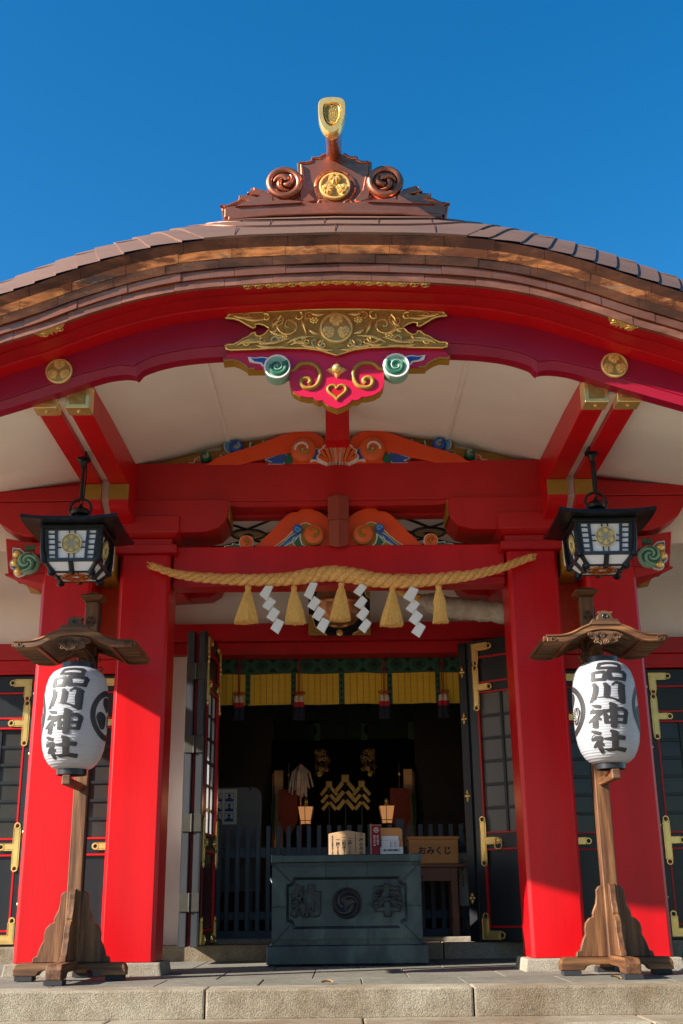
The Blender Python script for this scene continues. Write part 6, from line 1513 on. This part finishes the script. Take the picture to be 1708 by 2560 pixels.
STROKES = [
 # upper character
 ([(485, 300), (475, 345), (463, 400)], (52, 50, 56)), ([(482, 300), (600, 285), (700, 283), (800, 290), (872, 305)], (46, 42, 40, 48, 60)), ([(872, 305), (850, 350), (835, 412)], (66, 56, 56)), ([(458, 392), (650, 385), (845, 395)], (44, 42, 46)),
 ([(378, 478), (380, 560), (372, 630)], (50, 52, 56)), ([(378, 480), (470, 470), (565, 468)], (40, 40, 48)), ([(578, 475), (560, 550), (545, 620)], (60, 56, 56)), ([(368, 618), (460, 612), (560, 614)], (42, 40, 44)),
 ([(628, 445), (640, 540), (630, 618)], (52, 50, 56)), ([(625, 452), (760, 450), (915, 480)], (44, 46, 54)), ([(915, 488), (890, 560), (868, 630)], (66, 58, 58)), ([(628, 602), (750, 600), (872, 612)], (52, 50, 54)), ([(560, 510), (640, 505)], (12, 14)),
 # second
 ([(385, 690), (415, 760), (405, 850), (375, 950), (310, 1040)], (56, 74, 76, 78, 30)), ([(550, 690), (585, 760), (575, 850), (560, 950)], (50, 86, 84, 78)), ([(650, 730), (690, 690), (740, 668)], (14, 30, 52)), ([(735, 672), (800, 710), (850, 755)], (40, 76, 70)), ([(810, 720), (798, 850), (800, 1000), (822, 1060)], (100, 116, 100, 60)), ([(430, 948), (560, 945), (660, 975), (730, 1015)], (8, 22, 30, 46)), ([(725, 1010), (800, 1058)], (40, 50)),
 # third
 ([(335, 1085), (400, 1110), (460, 1128)], (30, 62, 56)), ([(298, 1240), (370, 1205), (470, 1215)], (30, 70, 64)), ([(295, 1235), (315, 1180), (360, 1150)], (12, 9, 10)), ([(470, 1225), (420, 1270), (350, 1340), (262, 1405)], (56, 62, 66, 24)), ([(375, 1310), (368, 1400), (360, 1495)], (70, 84, 84)), ([(400, 1300), (440, 1350), (450, 1370)], (40, 48, 20)),
 ([(505, 1180), (525, 1300), (530, 1425)], (46, 56, 60)), ([(500, 1205), (640, 1190), (770, 1165), (850, 1215)], (52, 54, 62, 62)), ([(845, 1220), (825, 1320), (805, 1430)], (70, 64, 66)), ([(515, 1418), (660, 1412), (810, 1425)], (40, 42, 46)), ([(515, 1320), (660, 1312), (815, 1305)], (48, 48, 50)), ([(600, 1060), (645, 1110), (645, 1250), (640, 1400), (635, 1500)], (40, 108, 100, 96, 92)),
 # fourth
 ([(292, 1560), (350, 1585), (425, 1610)], (30, 62, 56)), ([(275, 1720), (350, 1690), (440, 1690)], (40, 72, 66)), ([(270, 1705), (285, 1660), (330, 1620)], (14, 9, 10)), ([(430, 1710), (370, 1780), (290, 1850)], (60, 70, 40)), ([(355, 1770), (395, 1860), (420, 1945)], (70, 78, 66)), ([(400, 1765), (440, 1800), (455, 1830)], (40, 52, 20)),
 ([(455, 1705), (560, 1712), (700, 1690), (795, 1700)], (14, 56, 72, 76)), ([(580, 1560), (640, 1610), (645, 1700), (640, 1880)], (36, 104, 100, 100)), ([(455, 1885), (540, 1905), (660, 1885), (830, 1910)], (20, 56, 60, 68))]
def lz(y): return .352 - (y - 205) / 1895 * .704
def paper_lantern(ta):
    T = thing('paper_lantern', '', 'paper lantern', (0, 0, 0), 'white paper lanterns')
    rows = []; b = MB(); NR = 46
    zs = [.352 - .704 * i / (NR * 2) for i in range(NR * 2 + 1)]
    b.lathe([(lan_r(z) + (.0012 if i % 2 else -.0004), z) for i, z in enumerate(zs)], (0, 0, 0), 56)
    bm = b.bm; bmesh.ops.delete(bm, geom=[f for f in bm.faces if len(f.verts) > 4], context='FACES')
    b.build('paper_shell', paper, T, smooth=60)
    for z0, z1, r, nm in ((.345, .392, .116, 'top_ring'), (-.392, -.345, .104, 'bottom_ring')):
        b = MB(); b.lathe([(r - .01, z0), (r, z0 + .002), (r, z1 - .002), (r - .01, z1), (r - .014, z1), (r - .014, z0)], (0, 0, 0), 36); bmesh.ops.delete(b.bm, geom=[f for f in b.bm.faces if len(f.verts) > 4], context='FACES'); b.build(nm, black, T, smooth=30)
    b = MB()
    b.tube([(-.112, 0, .38), (-.10, 0, .44), (-.05, 0, .50), (0, 0, .525), (.05, 0, .50), (.10, 0, .44), (.112, 0, .38)], .004, 6); b.tube([(0, 0, .525), (.012, 0, .55), (0, 0, .575)], .004, 6); b.build('wire_handle', black, T)
    b = MB(); b.tube([(0, 0, -.37), (.002, -.05, -.43)], .002, 5); b.lathe([(.01, -.42), (.01, -.44)], (.002, -.05, 0), 8); b.build('tie_cord', black, T)
    # one drawing per character
    groups = ((0, 13), (13, 20), (20, 32), (32, 41))
    for gi, (a, c) in enumerate(groups):
        b = MB()
        for k, (pts, ws) in enumerate(STROKES[a:c]):
            on_lantern(b, [([((x - 600) * .000465, lz(z)) for x, z in v_], f_) for v_, f_ in [ribbon(pts, [q * (1.3 if gi == 0 else 1.12) for q in ws])]], ta, .0030 + .00012 * k)
        b.build('brushed_character', ink, T)
    for s_ in (-1, 1):
        b = MB(); a0 = ta + s_ * radians(90); n = 40; cz = .012
        ring = []
        vs = [(r * cos(2 * pi * i / n), cz + r * sin(2 * pi * i / n)) for r in (.176, .155, .134) for i in range(n)]
        on_lantern(b, [(vs, [(q * n + i, q * n + (i + 1) % n, (q + 1) * n + (i + 1) % n, (q + 1) * n + i) for q in range(2) for i in range(n)])], a0, .003)
        for l1, l2, f_ in crest_hearts():
            m_ = len(l1); vs = []
            for (x0, z0), (x1, z1) in zip(l1, l2): vs += [((x0 + (x1 - x0) * u) * .150, cz + (z0 + (z1 - z0) * u) * .150) for u in (0, .25, .5, .75, 1)]
            on_lantern(b, [(vs, [(i * 5 + q, i * 5 + q + 1, i * 5 + q + 6, i * 5 + q + 5) for i in range(m_ - 1) for q in range(4)])], a0, .003)
        vb = MB()
        for l1, l2, f_ in crest_hearts():
            for q in (((0, 0), (.56, 0)), ((.02, 0), (.10, .16), (.36, .26)), ((.02, 0), (-.02, .16), (.12, .36)), ((.02, 0), (.18, .10), (.46, .13))):
                for sg in ((1, -1) if len(q) > 2 else (1,)):
                    pv, pf = ribbon([tuple(1000 * t for t in f_(u, v_ * sg)) for u, v_ in q], [26] * len(q)); on_lantern(vb, [([(x * .00015, cz + z * .00015) for x, z in pv], pf)], a0, .0042)
        pc_ = b.build('printed_crest', ink, T); vb.build('crest_veins', whitepaper, pc_)
    return T
PLN = paper_lantern(radians(-6)); PLN.location = (SXL, 8.0, 1.732)
PLN['label'] = 'white paper lantern with black characters hanging on the left stand'
PLR = paper_lantern(radians(-5)); PLR.location = (1.872, 8.0, 1.732)
PLR['label'] = 'white paper lantern with black characters hanging on the right stand'
# ================================================================ trees of the precinct facing the shrine
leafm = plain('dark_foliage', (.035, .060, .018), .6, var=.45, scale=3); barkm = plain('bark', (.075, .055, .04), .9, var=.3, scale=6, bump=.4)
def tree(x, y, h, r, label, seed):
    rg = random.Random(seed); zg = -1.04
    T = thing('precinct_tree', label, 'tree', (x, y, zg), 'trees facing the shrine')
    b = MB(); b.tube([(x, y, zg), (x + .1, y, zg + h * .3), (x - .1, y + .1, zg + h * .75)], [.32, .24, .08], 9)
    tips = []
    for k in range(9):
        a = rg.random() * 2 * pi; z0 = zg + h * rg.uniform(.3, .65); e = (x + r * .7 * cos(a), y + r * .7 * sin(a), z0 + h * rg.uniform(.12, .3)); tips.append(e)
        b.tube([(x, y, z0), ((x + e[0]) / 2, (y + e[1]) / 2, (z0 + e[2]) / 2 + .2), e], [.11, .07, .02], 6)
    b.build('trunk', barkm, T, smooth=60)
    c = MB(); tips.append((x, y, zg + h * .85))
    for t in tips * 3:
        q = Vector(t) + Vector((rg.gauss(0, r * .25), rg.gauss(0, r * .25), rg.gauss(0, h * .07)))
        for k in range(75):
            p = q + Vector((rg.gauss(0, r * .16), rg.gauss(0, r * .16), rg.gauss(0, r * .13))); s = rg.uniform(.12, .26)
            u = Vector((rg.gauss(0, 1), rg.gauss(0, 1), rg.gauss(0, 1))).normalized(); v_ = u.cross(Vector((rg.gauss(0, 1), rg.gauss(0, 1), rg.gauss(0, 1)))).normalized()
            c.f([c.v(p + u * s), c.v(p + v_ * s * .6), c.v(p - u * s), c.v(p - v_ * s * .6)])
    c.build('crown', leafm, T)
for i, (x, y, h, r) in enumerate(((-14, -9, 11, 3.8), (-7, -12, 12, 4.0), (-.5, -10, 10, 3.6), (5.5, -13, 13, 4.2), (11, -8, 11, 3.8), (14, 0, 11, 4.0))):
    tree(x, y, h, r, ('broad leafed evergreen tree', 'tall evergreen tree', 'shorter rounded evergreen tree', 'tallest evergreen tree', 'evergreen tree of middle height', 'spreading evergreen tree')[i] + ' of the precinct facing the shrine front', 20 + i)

# two dry leaves blown onto the paving
for k, (px, py) in enumerate(((824, 2459), (1547, 2455))):
    Y = H / -tan(TH - atan((py - 1280) / F)); x = L(px, py, Y)[0]
    b = MB(); b.loft([[(x - .03 + .06 * u + .01 * v_, Y + .03 * v_ * sin(pi * (.1 + .8 * u)), .004 + .012 * abs(v_) + .008 * sin(3 * u + k)) for v_ in (-1, 0, 1)] for u in xr(0, 1, 6)])
    tag(b.build('dry_leaf', plain('dry_leaf_tan', (.32, .19, .07), .8) if k == 0 else MATS['dry_leaf_tan'], None, smooth=60), ('small dry leaf on the grey paving in front of the offering box', 'small dry leaf on the paving beside the right wooden stand foot')[k], 'leaf')
